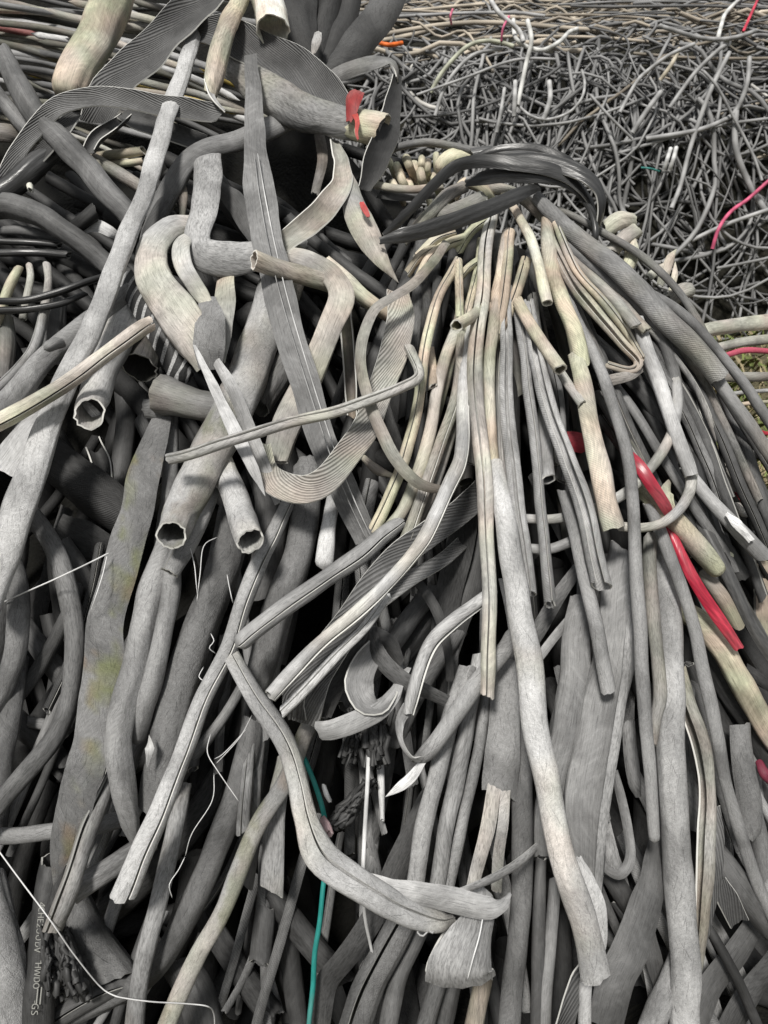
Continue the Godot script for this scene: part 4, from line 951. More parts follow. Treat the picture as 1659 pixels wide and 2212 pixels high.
func right_side():
	T("ribbed double sheath hanging right of the big pale tube's head", [1092,620,8, 1093,700,11, 1096,850,14, 1106,1000,15, 1122,1130,15, 1140,1284,14], [24,28,32,34,34,34], {"t":0.42,"m":"weave","slit":8,"k":330})
	T("narrow woven tube ending square, right of the ribbed double sheath", [1110,640,8, 1126,720,10, 1143,853,12, 1158,986,13, 1170,1106,13, 1188,1306,12], [18,21,23,24,24,25], {"t":0.38,"m":"weave","slit":-8,"k":344})
	T("light open sheath split up the middle, ending square over the flat sheaths", [1140,650,8, 1152,740,12, 1172,830,14, 1202,925,15, 1236,1025,16, 1268,1130,16, 1298,1264,15], [24,30,34,36,38,40,44], {"t":0.46,"m":"weave","slit":[12][0],"k":310})
	T("slim tube emerging under the open split sheath, flat cut end", [1216,1060,10, 1240,1150,12, 1266,1273,13, 1292,1380,13, 1316,1492,12], [26,28,29,30,32], {"t":0.38,"m":"grain"})
	T("tan mottled tube with an open dark mouth, sloping down right of the bundle", [1120,650,12, 1140,690,14, 1166,735,15, 1188,768,16, 1210,800,20], [24,27,29,30,30], {"t":0.5,"c":0.75,"m":"weave"})
	T("thinner tube continuing below the tan mottled one, mouth open", [1206,796,12, 1226,830,14, 1256,872,18], [18,20,21], {"t":0.42,"c":0.3})
	T("cream tube with a lined mouth hanging from the crest", [1088,420,6, 1118,465,9, 1146,520,12, 1165,580,14, 1182,654,15], [18,20,23,24,24], {"t":0.54,"c":0.55,"skew":0.1})
	T("tan-cream tube descending steeply to a sleeve joint", [1180,470,6, 1186,555,10, 1214,640,13, 1238,716,14, 1254,790,13], [26,32,34,36,36], {"t":0.52,"c":0.7,"m":"weave"})
	T("stout pale green woven sleeve hanging to a square ragged end", [1244,770,13, 1260,850,16, 1280,945,17, 1304,1040,17, 1326,1142,16], [34,40,42,44,48], {"t":0.54,"c":0.45,"m":"weave","skew":0.15})
	T("long narrow tube hanging far down with a rounded tip", [1216,620,6, 1250,700,9, 1294,786,11, 1328,886,13, 1354,986,15, 1368,1106,17, 1376,1300,17, 1386,1440,17, 1396,1600,17, 1403,1710,16, 1412,1822,15], [20,23,25,26,27,28,29,29,28,27,24], {"t":0.36,"m":"grain","e1":"round"})
	T("light tube ending in a joint where a smaller hose bends away", [1376,690,9, 1400,760,11, 1430,840,13, 1462,940,14, 1494,1026,14], [26,31,33,33,32], {"t":0.46,"m":"skin","skew":0.1})
	T("smaller hose curving back left from the joint", [1494,1018,12, 1490,1060,13, 1468,1100,15, 1430,1130,16, 1384,1140,16, 1335,1135,14], [24,23,22,22,22,22], {"t":0.5,"c":0.15})
	T("grey hose sweeping from upper right in an arc to the left behind the hanging tubes", [1440,740,6, 1458,810,8, 1462,880,10, 1446,950,12, 1402,1018,12, 1344,1068,11, 1278,1102,9, 1200,1120,7, 1120,1120,4], [20,22,22,22,22,22,22,22,22], {"t":0.44,"c":0.12})
	T("lower grey hose curving behind the square-ended sheaths", [1262,1156,7, 1220,1178,8, 1180,1188,7, 1120,1182,4], [22,23,23,22], {"t":0.36})
	T("stout grey tube slanting across the right, ending in a square cut", [1160,425,8, 1215,480,10, 1306,560,13, 1390,642,14, 1470,722,15, 1552,812,15], [28,35,40,42,44,46], {"t":0.36,"c":0.12,"m":"weave","skew":0.12})
	T("thinner tube running on from the stout one to the right edge", [1540,800,12, 1580,862,13, 1620,922,13, 1690,1020,12], [28,28,28,27], {"t":0.33,"c":0.15})
	T("dark grey tube running under the stout slanting tube", [1190,505,6, 1250,556,8, 1340,622,9, 1418,704,10, 1452,790,9, 1472,900,6], [24,27,28,28,27,25], {"t":0.27})
	T("thin outermost cable along the top of the right shoulder", [1160,440,4, 1228,465,6, 1306,505,7, 1392,556,7, 1465,628,7, 1514,708,6, 1540,775,3], [15,16,17,17,17,17,16], {"t":0.3,"c":0.25})
	T("long cable arching down the right flank to the edge", [1300,560,6, 1390,622,8, 1470,676,9, 1540,744,9, 1595,812,9, 1640,880,8, 1690,960,6], [18,20,21,22,22,23,23], {"t":0.3})
	T("tube with an open black mouth lying on the right flank, larger of two", [1236,560,10, 1280,602,12, 1328,650,13, 1374,704,18], [20,23,25,26], {"t":0.4,"c":0.35})
	T("tube with an open black mouth lying on the right flank, smaller of two", [1310,625,8, 1350,660,9, 1398,714,14], [18,20,22], {"t":0.4,"c":0.3})
	T("greenish creased sheath folded in a hairpin at its lower end", [1180,500,8, 1222,590,11, 1280,668,12, 1340,742,12, 1378,782,12, 1362,800,11, 1310,786,9], [20,24,26,24,22,20,20], {"t":0.42,"c":0.5,"slit":20,"k":320,"flat":0.7})
	T("second greenish creased sheath along the first, meeting at the hairpin", [1200,480,10, 1244,580,13, 1320,672,14, 1388,776,13], [16,19,20,14], {"t":0.46,"c":0.6,"slit":-10,"k":320})
	S("pale lower flap of the hairpin fold", [1388,796,11, 1360,812,11, 1325,822,9, 1300,830,7], [14,22,24,20], {"t":0.36,"c":0.1,"k":70})
	var deep := [["dark tube slanting in the shadow under the hairpin",1262,720,1345,795,1415,880,1460,990,34,0.2,0],["dark stout tube slanting across the hollow to the right",1320,860,1400,955,1490,1080,1600,1240,36,0.17,0],["dark slit tube in the hollow left of the stout dark tube",1300,900,1390,1020,1480,1130,1560,1240,26,0.2,1],["ribbed dark band slanting under the arc hose",1320,930,1410,1040,1470,1120,1540,1230,18,0.26,0],["dark tube under the light jointed tube",1370,820,1420,930,1470,1060,1530,1180,30,0.16,0],["black grooved sheath plunging down the right flank",1460,880,1490,980,1530,1120,1570,1260,34,0.13,0],["black grooved sheath beside the first on the right flank",1500,850,1530,960,1570,1090,1620,1230,30,0.12,0],["grey thin cable along the grooved black sheaths",1440,830,1480,930,1510,1040,1560,1160,16,0.3,0],["dark cable slanting to the right edge below the outer cable",1560,850,1605,950,1640,1050,1690,1160,26,0.22,0],["dark grey cable close under the thin right-hand tube",1575,890,1615,990,1650,1090,1690,1200,24,0.2,0],["dark sheath plunging behind the jointed tube",1420,740,1470,850,1490,960,1500,1080,26,0.16,0]]
	for d in deep:
		var o := {"t":d[10],"m":"gloss" if d[10] < 0.14 else "skin"}
		if d[11]: o.slit = 10
		T(d[0], [d[1],d[2],-2, d[3],d[4],2, d[5],d[6],3, d[7],d[8],1], d[9], o)
	var flank := [["grey slit cable fanning right under the stout slanting tube",1190,520,1290,610,1390,740,1480,900,1560,1090,24,0.3,7],["pale grey cable fanning right, next below the slit one",1200,560,1300,660,1400,800,1470,960,1530,1130,20,0.36,6],["dark flattened cable fanning right above the jointed tube",1230,540,1330,640,1430,770,1510,920,1580,1080,26,0.2,6],["grey cable curving down the outer flank, inner of two",1340,610,1430,700,1510,810,1570,930,1640,1080,20,0.32,7],["grey cable curving down the outer flank, outer of two",1380,640,1470,730,1550,830,1620,940,1700,1070,18,0.28,6],["tan-grey cable diving behind the pale green sleeve",1210,600,1270,720,1330,860,1400,1020,1480,1180,22,0.34,4],["dark cable diving between the sleeve and the long narrow tube",1250,650,1300,780,1350,900,1420,1050,1500,1200,24,0.2,4],["ribbed grey cable in the hollow under the hairpin, upper",1300,800,1370,890,1440,1000,1510,1110,1590,1230,22,0.28,5],["ribbed grey cable in the hollow under the hairpin, lower",1290,850,1350,950,1420,1060,1500,1180,1580,1290,20,0.24,4],["slim pale cable along the underside of the stout slanting tube",1240,560,1340,650,1430,740,1500,830,1550,950,14,0.4,9],["dark cable close below the square cut of the stout tube",1440,740,1500,830,1550,930,1600,1050,1660,1190,24,0.2,6],["grooved dark sheath plunging right of the joint",1470,800,1510,910,1550,1030,1600,1160,1650,1290,26,0.18,5]]
	for d in flank:
		T(d[0], [d[1],d[2],d[13]-4, d[3],d[4],d[13], d[5],d[6],d[13]+1, d[7],d[8],d[13], d[9],d[10],d[13]-3], d[11], {"t":d[12],"c":0.15 if d[12] > 0.3 else 0.0,"slit":[25,160,-30][d[11] % 3]})
	S("flat dull red sheath lying behind the hanging tubes", [1195,958,-2, 1240,956,0, 1285,966,-2], [40,44,40], {"k":70,"hue":Color(0.38,0.02,0.04),"n":"red_sheath","g":"red sheaths on the near heap"})
	S("bright red folded sheath in the hollow right of the long narrow tube", [1348,974,10, 1380,1006,14, 1408,1046,15, 1436,1088,14, 1452,1122,12], [22,26,28,26,18], {"k":80,"r":10,"m":"gloss","hue":Color(0.46,0.02,0.05),"n":"red_sheath","g":"red sheaths on the near heap"})
	S("long bright red sheath running down right to a square end", [1440,1132,9, 1462,1176,11, 1500,1250,13, 1545,1322,14, 1596,1400,14], [10,20,26,27,22], {"k":110,"r":0,"m":"gloss","hue":Color(0.62,0.03,0.07),"n":"red_sheath","g":"red sheaths on the near heap"})
	T("speckled tan tube with a rounded end above the long red sheath", [1380,1050,6, 1420,1092,9, 1470,1140,11, 1512,1186,11, 1555,1240,10], [38,42,42,42,38], {"t":0.46,"c":0.7,"m":"grain","e1":"round"})
	T("tan-olive tube behind the lower part of the red sheath", [1520,1240,5, 1560,1290,7, 1590,1348,6], [28,32,30], {"t":0.36,"c":0.6})
	T("grey tube with a white torn skin and open mouth at the right edge", [1480,1010,5, 1520,1062,8, 1572,1120,11, 1612,1160,12, 1648,1198,12], [24,28,32,36,38], {"t":0.38})
	S("white torn skin on the grey tube at the right edge", [1570,1110,13, 1592,1132,15, 1622,1166,15], [8,22,16], {"t":0.75,"k":80,"n":"torn_scrap","dent":0.5})
	S("pale tan pointed leaf above the open mouth in the red area", [1450,1030,4, 1440,1060,7, 1452,1100,6], [12,34,18], {"t":0.5,"c":0.6,"k":60,"e0":"tip"})
	var reds := [["thin red sheath glimpsed between the black sheaths, left one",1482,880,1492,905,1507,940,9],["thin red sheath glimpsed between the black sheaths, right one",1537,880,1540,905,1544,945,9],["red strip in the tangle below the thin right-hand tube",1560,975,1580,1008,1602,1040,9],["short pink-red strip crossing the tangle at the right",1585,985,1605,998,1625,1002,10],["red strip low in the tangle at the right edge",1590,1065,1605,1085,1612,1100,11],["red strip at the right edge of the tangle",1620,918,1640,932,1665,938,8],["small red strip beside the square cut of the stout tube",1500,738,1512,752,1520,765,8]]
	for d in reds:
		T(d[0], [d[1],d[2],-4, d[3],d[4],-2, d[5],d[6],-4], d[7], {"hue":Color(0.6,0.04,0.07),"n":"red_sheath","g":"red sheaths on the near heap","flat":0.5})
	var loose := [["grey wire loop hanging at the right edge",1560,1000,1600,1060,1640,1110,1648,1150,7,0.4],["pale wire loop turning under at the right edge",1640,1080,1652,1125,1630,1150,1590,1150,7,0.55],["green-grey cable slanting in the tangle at the right",1560,940,1575,985,1610,1040,1655,1090,12,0.3],["thin pale cable in the tangle at the right",1580,930,1610,945,1640,950,1680,955,12,0.5],["dark thin cable in the tangle at the right",1570,960,1610,975,1650,990,1690,1000,12,0.15],["grey thin cable beneath the outer cable at the right",1600,960,1630,975,1660,985,1690,990,14,0.3],["white short cable in the tangle at the right",1555,1000,1590,1012,1610,1030,1630,1060,8,0.6],["cream bent hose end in the tangle at the right edge",1590,1090,1605,1108,1620,1105,1626,1085,18,0.62],["thin black wire along the right flank",1590,960,1605,1060,1625,1160,1650,1250,7,0.08],["second thin black wire along the right flank",1555,960,1580,1080,1620,1180,1680,1280,7,0.08]]
	for d in loose:
		T(d[0], [d[1],d[2],-3, d[3],d[4],0, d[5],d[6],0, d[7],d[8],-3], d[9], {"t":d[10],"c":0.25 if d[10] > 0.3 else 0.0,"n":"thin_cable","cat":"cable"})
	# pale pipes lying out on the ground side, beyond the shoulder
	T("thick pale green cable lying beyond the right shoulder, topmost of three", [1490,742,-30, 1530,716,-28, 1590,702,-28, 1700,694,-30], [26,30,32,32], {"t":0.5,"c":0.5})
	T("pale green cable lying beyond the right shoulder, middle of three", [1500,770,-32, 1550,750,-30, 1610,738,-30, 1700,728,-32], [18,21,22,22], {"t":0.44,"c":0.45})
	T("grey-green cable lying beyond the right shoulder, lowest of three", [1530,815,-32, 1590,813,-30, 1640,813,-30, 1700,812,-32], [18,20,20,20], {"t":0.42,"c":0.4})
	T("pink hose arching beyond the right shoulder", [1530,788,-28, 1548,776,-26, 1580,764,-26, 1620,757,-26, 1700,762,-28], [13,13,13,13,13], {"hue":Color(0.68,0.08,0.16),"n":"pink_hose","cat":"hose"})
	T("tan stick lying beyond the right shoulder under the cables", [1560,880,-32, 1610,872,-31, 1690,866,-32], [8,9,8], {"t":0.5,"c":0.9})
	T("pale thin cable beyond the right shoulder above the tan stick", [1570,852,-33, 1620,846,-32, 1690,842,-33], [9,9,9], {"t":0.5,"c":0.2})
	S("tan plank leaning at the right edge below the white torn tube", [1646,1215,-4, 1648,1290,-2, 1650,1375,-2], [26,28,28], {"t":0.42,"c":1.0,"k":8,"n":"plank","cat":"plank","th":0.012})
	S("cream pointed scrap left of the leaning plank", [1552,1190,2, 1575,1200,4, 1600,1212,2], [8,16,8], {"t":0.6,"c":0.6,"k":60,"n":"torn_scrap"})

func lower_left():
	T("smooth grey tube bowed to the right along the left side", [40,1060,0, 68,1105,3, 122,1190,5, 156,1290,6, 165,1380,6, 152,1490,6, 122,1580,7, 68,1652,8, 10,1722,8, -40,1780,8], [34,38,40,40,40,41,42,42,42,42], {"t":0.27})
	T("grey tube bowed along the left edge, above the bowed smooth one", [10,1190,2, 30,1245,4, 42,1320,5, 32,1400,5, 4,1480,4, -25,1540,3], [42,46,48,48,46,44], {"t":0.28,"m":"grain"})
	T("tube hanging along the lower left edge", [38,1420,-1, 30,1480,1, 16,1570,2, 4,1680,1, -10,1800,0], [44,48,50,50,48], {"t":0.24,"m":"grain"})
	T("dark tube crossing the hollow at left, sloping right", [48,1340,-6, 90,1400,-5, 145,1475,-6], [42,44,44], {"t":0.2})
	T("short grey tube lying level in the left hollow", [60,1560,-5, 95,1566,-4, 130,1570,-6], [24,26,24], {"t":0.28})
	T("dark fat tube low in the left hollow", [25,1545,-8, 70,1590,-7, 130,1650,-8], [52,54,52], {"t":0.15})
	T("grainy tube ending in a ragged point, right of the stained olive strip", [372,1120,5, 352,1180,7, 322,1300,10, 292,1430,12, 268,1520,13, 258,1610,13, 266,1700,12, 280,1770,10, 294,1838,7], [44,48,54,56,56,56,52,42,12], {"t":0.36,"m":"grain"})
	T("grainy tube with a closed end hanging under the open-ended slim tube", [370,1225,9, 368,1290,11, 352,1380,12, 330,1470,12, 310,1545,11, 296,1610,9], [38,40,42,44,42,32], {"t":0.34,"m":"grain","e1":"round"})
	T("broad grey tube leaning left in the lower left, widest of the leaning ones", [508,1110,2, 488,1180,4, 450,1300,6, 412,1410,7, 376,1540,8, 350,1650,8, 330,1750,6], [64,68,72,74,72,70,62], {"t":0.27,"m":"grain"})
	T("long light tube with a lengthwise slit, leaning left to a square light end", [630,1070,6, 590,1150,9, 546,1240,12, 496,1388,15, 440,1510,17, 396,1632,18, 350,1742,19, 308,1842,19, 272,1926,18], [32,35,37,39,40,43,46,50,52], {"t":0.46,"slit":-32,"k":346,"m":"grain"})
	S("pale thin flake of skin between the leaning tubes", [322,1588,13, 324,1620,15, 318,1660,14], [8,26,10], {"t":0.44,"c":0.15,"k":40,"n":"torn_flake","cat":"flake","e0":"tip","e1":"tip"})
	T("grooved sheath beside the stained olive strip ending in a tan-tipped point", [243,1672,8, 222,1725,10, 196,1780,12, 168,1860,14, 142,1930,15, 114,2006,14], [30,38,42,44,44,40], {"t":0.33,"slit":28,"k":335,"m":"grain","c":0.08})
	T("short tube lying aslant at lower left, mouth open to the left", [320,1820,5, 270,1850,8, 215,1888,10, 168,1922,10], [42,44,46,48], {"t":0.32})
	T("tube lying level at the left edge behind the stained olive strip", [-20,1812,3, 40,1808,4, 110,1800,4, 190,1788,3, 262,1766,1], [36,36,36,35,34], {"t":0.32,"m":"grain"})
	T("thick dark tube sloping down right to a cut end at the lower left", [120,1880,-4, 160,1960,-1, 205,2050,1, 244,2116,2], [74,80,86,88], {"t":0.24,"m":"grain","e1":"cut"})
	T("light grey tube along the bottom left corner", [-28,1880,2, -4,1980,4, 10,2080,5, 18,2180,5, 22,2260,5], [70,74,80,84,86], {"t":0.36,"m":"grain"})
	T("dark tube with white printed letters running down the lower left", [118,1860,2, 104,1940,4, 94,2040,5, 86,2140,6, 82,2250,6], [60,64,64,62,60], {"t":0.15,"m":"skin","n":"printed_tube"})
	T("long straight grainy tube in the lower left running off the bottom", [396,1700,2, 385,1760,5, 358,1890,8, 326,2020,9, 304,2120,9, 288,2240,9], [34,38,40,40,40,40], {"t":0.36,"m":"grain","slit":160,"c":0.06})
	T("grey tube curving left toward the bottom from under the slit tube", [540,1560,0, 524,1640,3, 500,1740,4, 462,1840,5, 424,1930,5, 372,2040,4, 318,2108,3, 230,2162,1, 120,2210,0], [46,50,52,52,52,50,48,46,44], {"t":0.24,"m":"grain"})
	T("long tan-stained tube leaning left across the bottom", [686,1540,3, 655,1600,6, 612,1690,9, 553,1795,11, 486,1955,12, 433,2060,12, 388,2150,12, 345,2250,12], [32,36,38,39,40,40,40,40], {"t":0.4,"c":0.2,"moss":0.5,"m":"grain"})
	T("flat-ended sheath hanging beside the tan-stained tube, tan inside its mouth", [612,1640,3, 604,1720,6, 596,1810,7, 588,1926,8], [30,40,46,52], {"t":0.34,"c":0.12,"m":"grain","flat":0.4,"k":360})
	T("short flat-ended tube hanging left of the tan-stained tube", [542,1610,3, 536,1670,5, 530,1735,6, 526,1796,6], [24,27,28,30], {"t":0.34,"slit":10})
	S("narrow scrap ending square behind the tan-stained tube", [556,1780,3, 546,1830,5, 528,1920,5], [18,26,30], {"t":0.28,"c":0.2,"k":80})
	T("dark split tube lying low at the bottom left", [300,2118,1, 230,2140,3, 160,2176,3, 90,2222,2], [36,40,42,42], {"t":0.2,"slit":10})
	T("dark tube sloping right in the bottom gap", [400,1930,-6, 460,2010,-5, 520,2090,-5, 580,2180,-6], [52,54,54,54], {"t":0.15})
	T("dark broad tube at the bottom between the leaning tubes", [380,2080,-3, 420,2140,-2, 452,2240,-2], [70,76,78], {"t":0.17})
	frayed("frayed black bundle of fibres at the bottom left", 118, 2010, 150, 2160, 46, 7.0, 80)
	W("white string stretched from the left edge to the olive strip", [-20,1313,6, 60,1277,10, 120,1250,13, 200,1212,16, 236,1194,14], 3.4, {"t":0.6,"n":"string","cat":"string"})
	W("white string sagging across the bottom left corner", [-20,1815,12, 50,1910,14, 110,1990,17, 160,2062,14, 213,2128,10, 245,2150,10, 280,2158,12, 330,2164,16, 400,2168,16, 448,2174,16, 462,2190,12, 464,2225,8], 3.0, {"t":0.6,"n":"string","cat":"string"})
	var hair := [["pale frayed fibre curling by the light slit tube, longest",455,1585,448,1625,470,1665,516,1732],["pale frayed fibre crossing the longest one",544,1545,520,1590,490,1625,466,1650],["pale frayed fibre under the crossing one",532,1575,505,1605,480,1630,462,1640],["fine fibre hanging in the dark gap under the stout tube",470,1160,440,1180,432,1240,425,1300],["fine fibre hanging beside the first one in the dark gap",410,1180,420,1220,424,1260,428,1292],["two-ply pale fibre below the light ragged tube",490,1240,494,1262,500,1290,504,1304],["fine curled fibre in the gap left of the light slit tube",455,1368,462,1385,452,1400,466,1412],["fine fibre curling by the small gap at the slit tube",440,1440,430,1462,444,1474,432,1482],["thin loose wire winding down the lower left gap",462,1670,458,1730,415,1800,400,1850],["thin loose wire bending back in the lower left gap",400,1850,385,1880,366,1910,372,1940],["fine fibre at the top left of the olive strip",232,1196,222,1240,206,1290,196,1320]]
	for h in hair:
		W(h[0], [h[1],h[2],14, h[3],h[4],16, h[5],h[6],17, h[7],h[8],15], 2.0, {"t":0.6,"n":"fibre","cat":"fibre"})
	printed()

func frayed(label: String, u0: float, v0: float, u1: float, v1: float, spread: float, lf: float, many: int):
	var r := RandomNumberGenerator.new(); r.seed = int(u0 + v0)
	var root := Node3D.new(); root.name = named("frayed_bundle"); root.position = on_heap(u0, v0, lf); add_child(root)
	tag(root, label, "frayed bundle")
	for g in 2:
		var p := PackedVector3Array(); var nn := PackedVector3Array(); var c := PackedColorArray(); var ix := PackedInt32Array()
		for i in many / 2:
			var f := r.randf_range(-1, 1); var e := r.randf_range(0.55, 1.0)
			var q: Array[Vector3] = []
			for s in 6:
				var t := s / 5.0 * e
				q.append(on_heap(lerpf(u0, u1, t) + f * spread * (0.55 + 0.55 * t) + r.randf_range(-8, 8), lerpf(v0, v1, t) + r.randf_range(-9, 9), lf + r.randf_range(-2, 3) + sin(f * 5.0) * 1.5 + t * 2.0) - root.position)
			var tn := r.randf_range(0.06, 0.2)
			tube_into(p, nn, c, ix, q, r.randf_range(0.002, 0.0075), Color(tn, tn, tn) * 0.45, 5)
		var o := mesh_of(p, nn, c, ix, M.plain); o.name = ["fibres", "torn_fibres"][g]; root.add_child(o)
		o.set_meta("kind", "stuff")

func printed():
	# white lettering on the dark tube at the lower left, reading down the tube
	var host := get_node("printed_tube") as Node3D
	var font := SystemFont.new(); font.font_names = PackedStringArray(["Droid Sans"])
	var ink := StandardMaterial3D.new(); ink.albedo_color = Color(0.56, 0.56, 0.54); ink.roughness = 0.6
	var marks := [["4CHE2OODV", 91, 1948, 0.012], ["=", 90, 2045, 0.0], ["HWDO", 83, 2078, 0.012], ["=", 80, 2132, 0.0], ["-GS", 77, 2160, 0.013]]
	for k in marks:
		var u: float = k[1]; var v: float = k[2]
		var a := on_heap(u, v, 9.4); var b := on_heap(u - 4, v + 40, 9.6)
		var along := (b - a).normalized()
		var nrm := (out - along * out.dot(along)).normalized()
		var upw := nrm.cross(along)
		var o := MeshInstance3D.new()
		if k[0] == "=":
			var st := SurfaceTool.new(); st.begin(Mesh.PRIMITIVE_TRIANGLES)
			for s in 2:
				var bm := BoxMesh.new(); bm.size = Vector3(0.03, 0.0022, 0.001)
				st.append_from(bm, 0, Transform3D(Basis.IDENTITY, Vector3(0.015, 0.002 + s * 0.007, 0)))
			o.mesh = st.commit()
		else:
			var tm := TextMesh.new(); tm.text = k[0]; tm.font = font; tm.font_size = 16; tm.depth = 0.001; tm.pixel_size = k[3] / 12.0
			tm.horizontal_alignment = HORIZONTAL_ALIGNMENT_LEFT
			o.mesh = tm
		o.material_override = ink; o.name = "printed_letters"
		host.add_child(o, true)
		o.global_transform = Transform3D(Basis(along, upw, nrm), a)

func lower_middle():
	T("front sheath curving down and right across the bottom centre, slit open", [492,1408,14, 512,1442,16, 556,1512,18, 606,1590,20, 640,1680,22, 662,1765,24, 690,1840,25, 740,1888,26, 812,1930,26, 880,1965,25, 945,1988,23, 980,1984,20], [38,44,46,48,50,56,72,76,70,60,46,18], {"t":0.43,"slit":-40,"k":350,"flat":0.6,"m":"grain","c":0.06})
	S("upper lip of the front sheath sweeping right to a pointed curl", [770,1880,23, 830,1912,25, 900,1930,26, 985,1948,26, 1050,1962,25, 1085,1956,24, 1102,1930,22], [12,34,48,56,52,28,8], {"t":0.44,"k":80,"r":[10,5,0,-5,-10,-30,-50],"m":"skin"})
	S("thin upper strand of the front sheath rising to the right", [940,1934,21, 985,1930,23, 1030,1914,23, 1080,1890,21, 1125,1862,18, 1160,1830,14], [10,18,24,28,30,26], {"t":0.44,"k":90,"r":20,"m":"grain"})
	S("bell-shaped flared sheath hanging in front at the bottom centre, pale rimmed", [1040,1925,18, 1038,1975,22, 1020,2040,25, 1004,2092,25, 998,2124,23], [60,74,112,142,150], {"t":0.42,"k":[110,100,90,80,75],"r":0,"skew":0.08,"m":"skin","i":"ridge"})
	S("inner left wall of the bell-shaped sheath, in shade", [985,1985,17, 958,2035,19, 940,2080,19, 944,2104,18], [30,50,56,30], {"t":0.3,"k":120,"r":160})
	W("white stitched line down the bell-shaped sheath", [1044,1976,24.0, 1036,2020,26.6, 1022,2070,27.8, 1010,2116,26.4], 3, {"t":0.75,"n":"cut_ridge","cat":"ridge"})
	T("olive-tan tube hanging below the bell-shaped sheath", [1046,2100,8, 1034,2150,9, 1018,2250,9], [38,40,42], {"t":0.36,"c":0.6})
	var rods := [["light grainy tube hanging left of the three in the lower centre",1010,1440,980,1540,948,1650,915,1770,894,1930,40,0.4,10],["light grainy tube in the middle of the three in the lower centre",1040,1420,1018,1530,994,1660,962,1790,942,1930,35,0.42,9],["narrow grainy tube at the right of the three in the lower centre",1054,1500,1040,1590,1020,1680,988,1830,964,1930,25,0.36,8]]
	for d in rods:
		T(d[0], [d[1],d[2],d[13]-4, d[3],d[4],d[13]-1, d[5],d[6],d[13], d[7],d[8],d[13], d[9],d[10],d[13]], d[11], {"t":d[12],"m":"grain","slit":150})
	S("broad sheath split into two legs in the lower centre, upper part", [1092,1440,6, 1088,1540,8, 1084,1640,9, 1080,1740,8], [58,66,76,78], {"t":0.34,"k":110,"m":"grain"})
	S("left leg of the broad split sheath", [1068,1690,10, 1054,1770,11, 1036,1850,11, 1016,1930,10], [30,32,30,28], {"t":0.42,"k":70,"m":"grain","c":0.08})
	S("right leg of the broad split sheath", [1092,1710,10, 1086,1780,11, 1076,1850,11, 1072,1930,9], [22,24,24,22], {"t":0.42,"k":70,"m":"grain","c":0.12})
	T("bright teal wire running down through the dark gap at the bottom centre", [650,1622,6, 678,1690,8, 702,1770,9, 706,1850,8, 698,1920,10, 690,1995,10, 680,2060,9, 676,2130,8, 668,2200,8, 664,2260,8], 11, {"hue":Color(0.02,0.3,0.27),"n":"teal_wire","cat":"wire","g":""})
	T("thin pale grey cable hanging in front of the dark gap at the bottom centre", [796,1630,8, 793,1690,10, 787,1800,12, 783,1900,14, 788,1980,12, 804,2056,8], [8,9,9,8,7,6], {"t":0.55,"n":"thin_cable","cat":"cable"})
	T("white short stick deep in the gap beside the thin pale cable", [822,1656,2, 824,1700,3, 826,1770,2], [16,15,10], {"t":0.7,"n":"white_stick","cat":"stick","g":""})
	T("small pink tube end by the curving front sheath", [698,1772,14, 706,1784,16, 712,1802,17], [20,20,19], {"hue":Color(0.55,0.38,0.4),"n":"tube_end"})
	T("small white stub on the teal wire's right", [700,1698,3, 705,1715,4, 712,1730,3], [10,11,10], {"t":0.7,"n":"white_stub","cat":"stub","g":""})
	frayed("shredded dark sheath end in the hollow under the curled strip", 790, 1520, 792, 1655, 52, 4.0, 110)
	frayed("shredded dark tip by the small white stub", 800, 1690, 720, 1790, 24, 3.0, 40)
	S("dark wide strip crossing behind the front sheath to the bottom", [962,1680,0, 915,1742,3, 860,1860,5, 800,1985,6, 740,2075,6, 700,2140,5, 686,2240,4], [40,48,50,50,50,50,48], {"t":0.17,"k":60})
	T("mid-grey tube leaning left below the front sheath", [890,1960,4, 862,2010,6, 820,2080,7, 790,2150,7, 760,2240,7], [54,60,64,66,66], {"t":0.26,"m":"grain","slit":30})
	T("slimmer mid-grey tube right of the leaning one at the bottom", [920,1985,2, 890,2050,4, 858,2130,5, 836,2240,5], [36,40,42,42], {"t":0.24})
	T("dark tube sloping right in the bottom centre gap", [570,1920,-4, 620,1975,-3, 690,2060,-3, 740,2120,-5], [46,50,52,50], {"t":0.16})
	T("dark upright tube in the bottom centre gap", [606,1950,-6, 622,2050,-5, 645,2220,-6], [40,42,42], {"t":0.17})
	T("dark blunt-ended tube hanging in the bottom left of the centre", [574,1960,-2, 566,2020,-1, 558,2086,0], [40,44,46], {"t":0.2})
	T("grey tube at the bottom centre behind the bell-shaped sheath", [965,2060,2, 940,2140,4, 905,2250,4], [34,38,38], {"t":0.22})
	T("dark wide tube at the bottom beside the olive-tan tube", [980,2090,-2, 960,2160,-1, 935,2250,-1], [50,56,58], {"t":0.2})
	T("tan-tipped dark tube hanging above the teal wire", [690,1540,2, 660,1590,3, 640,1625,2], [30,34,32], {"t":0.3,"c":0.4})
	W("small wire curl under the lip of the front sheath", [905,1998,24, 902,2015,25, 914,2022,25, 926,2010,25, 934,2016,25, 942,1998,24], 4, {"t":0.5,"n":"wire_curl"})

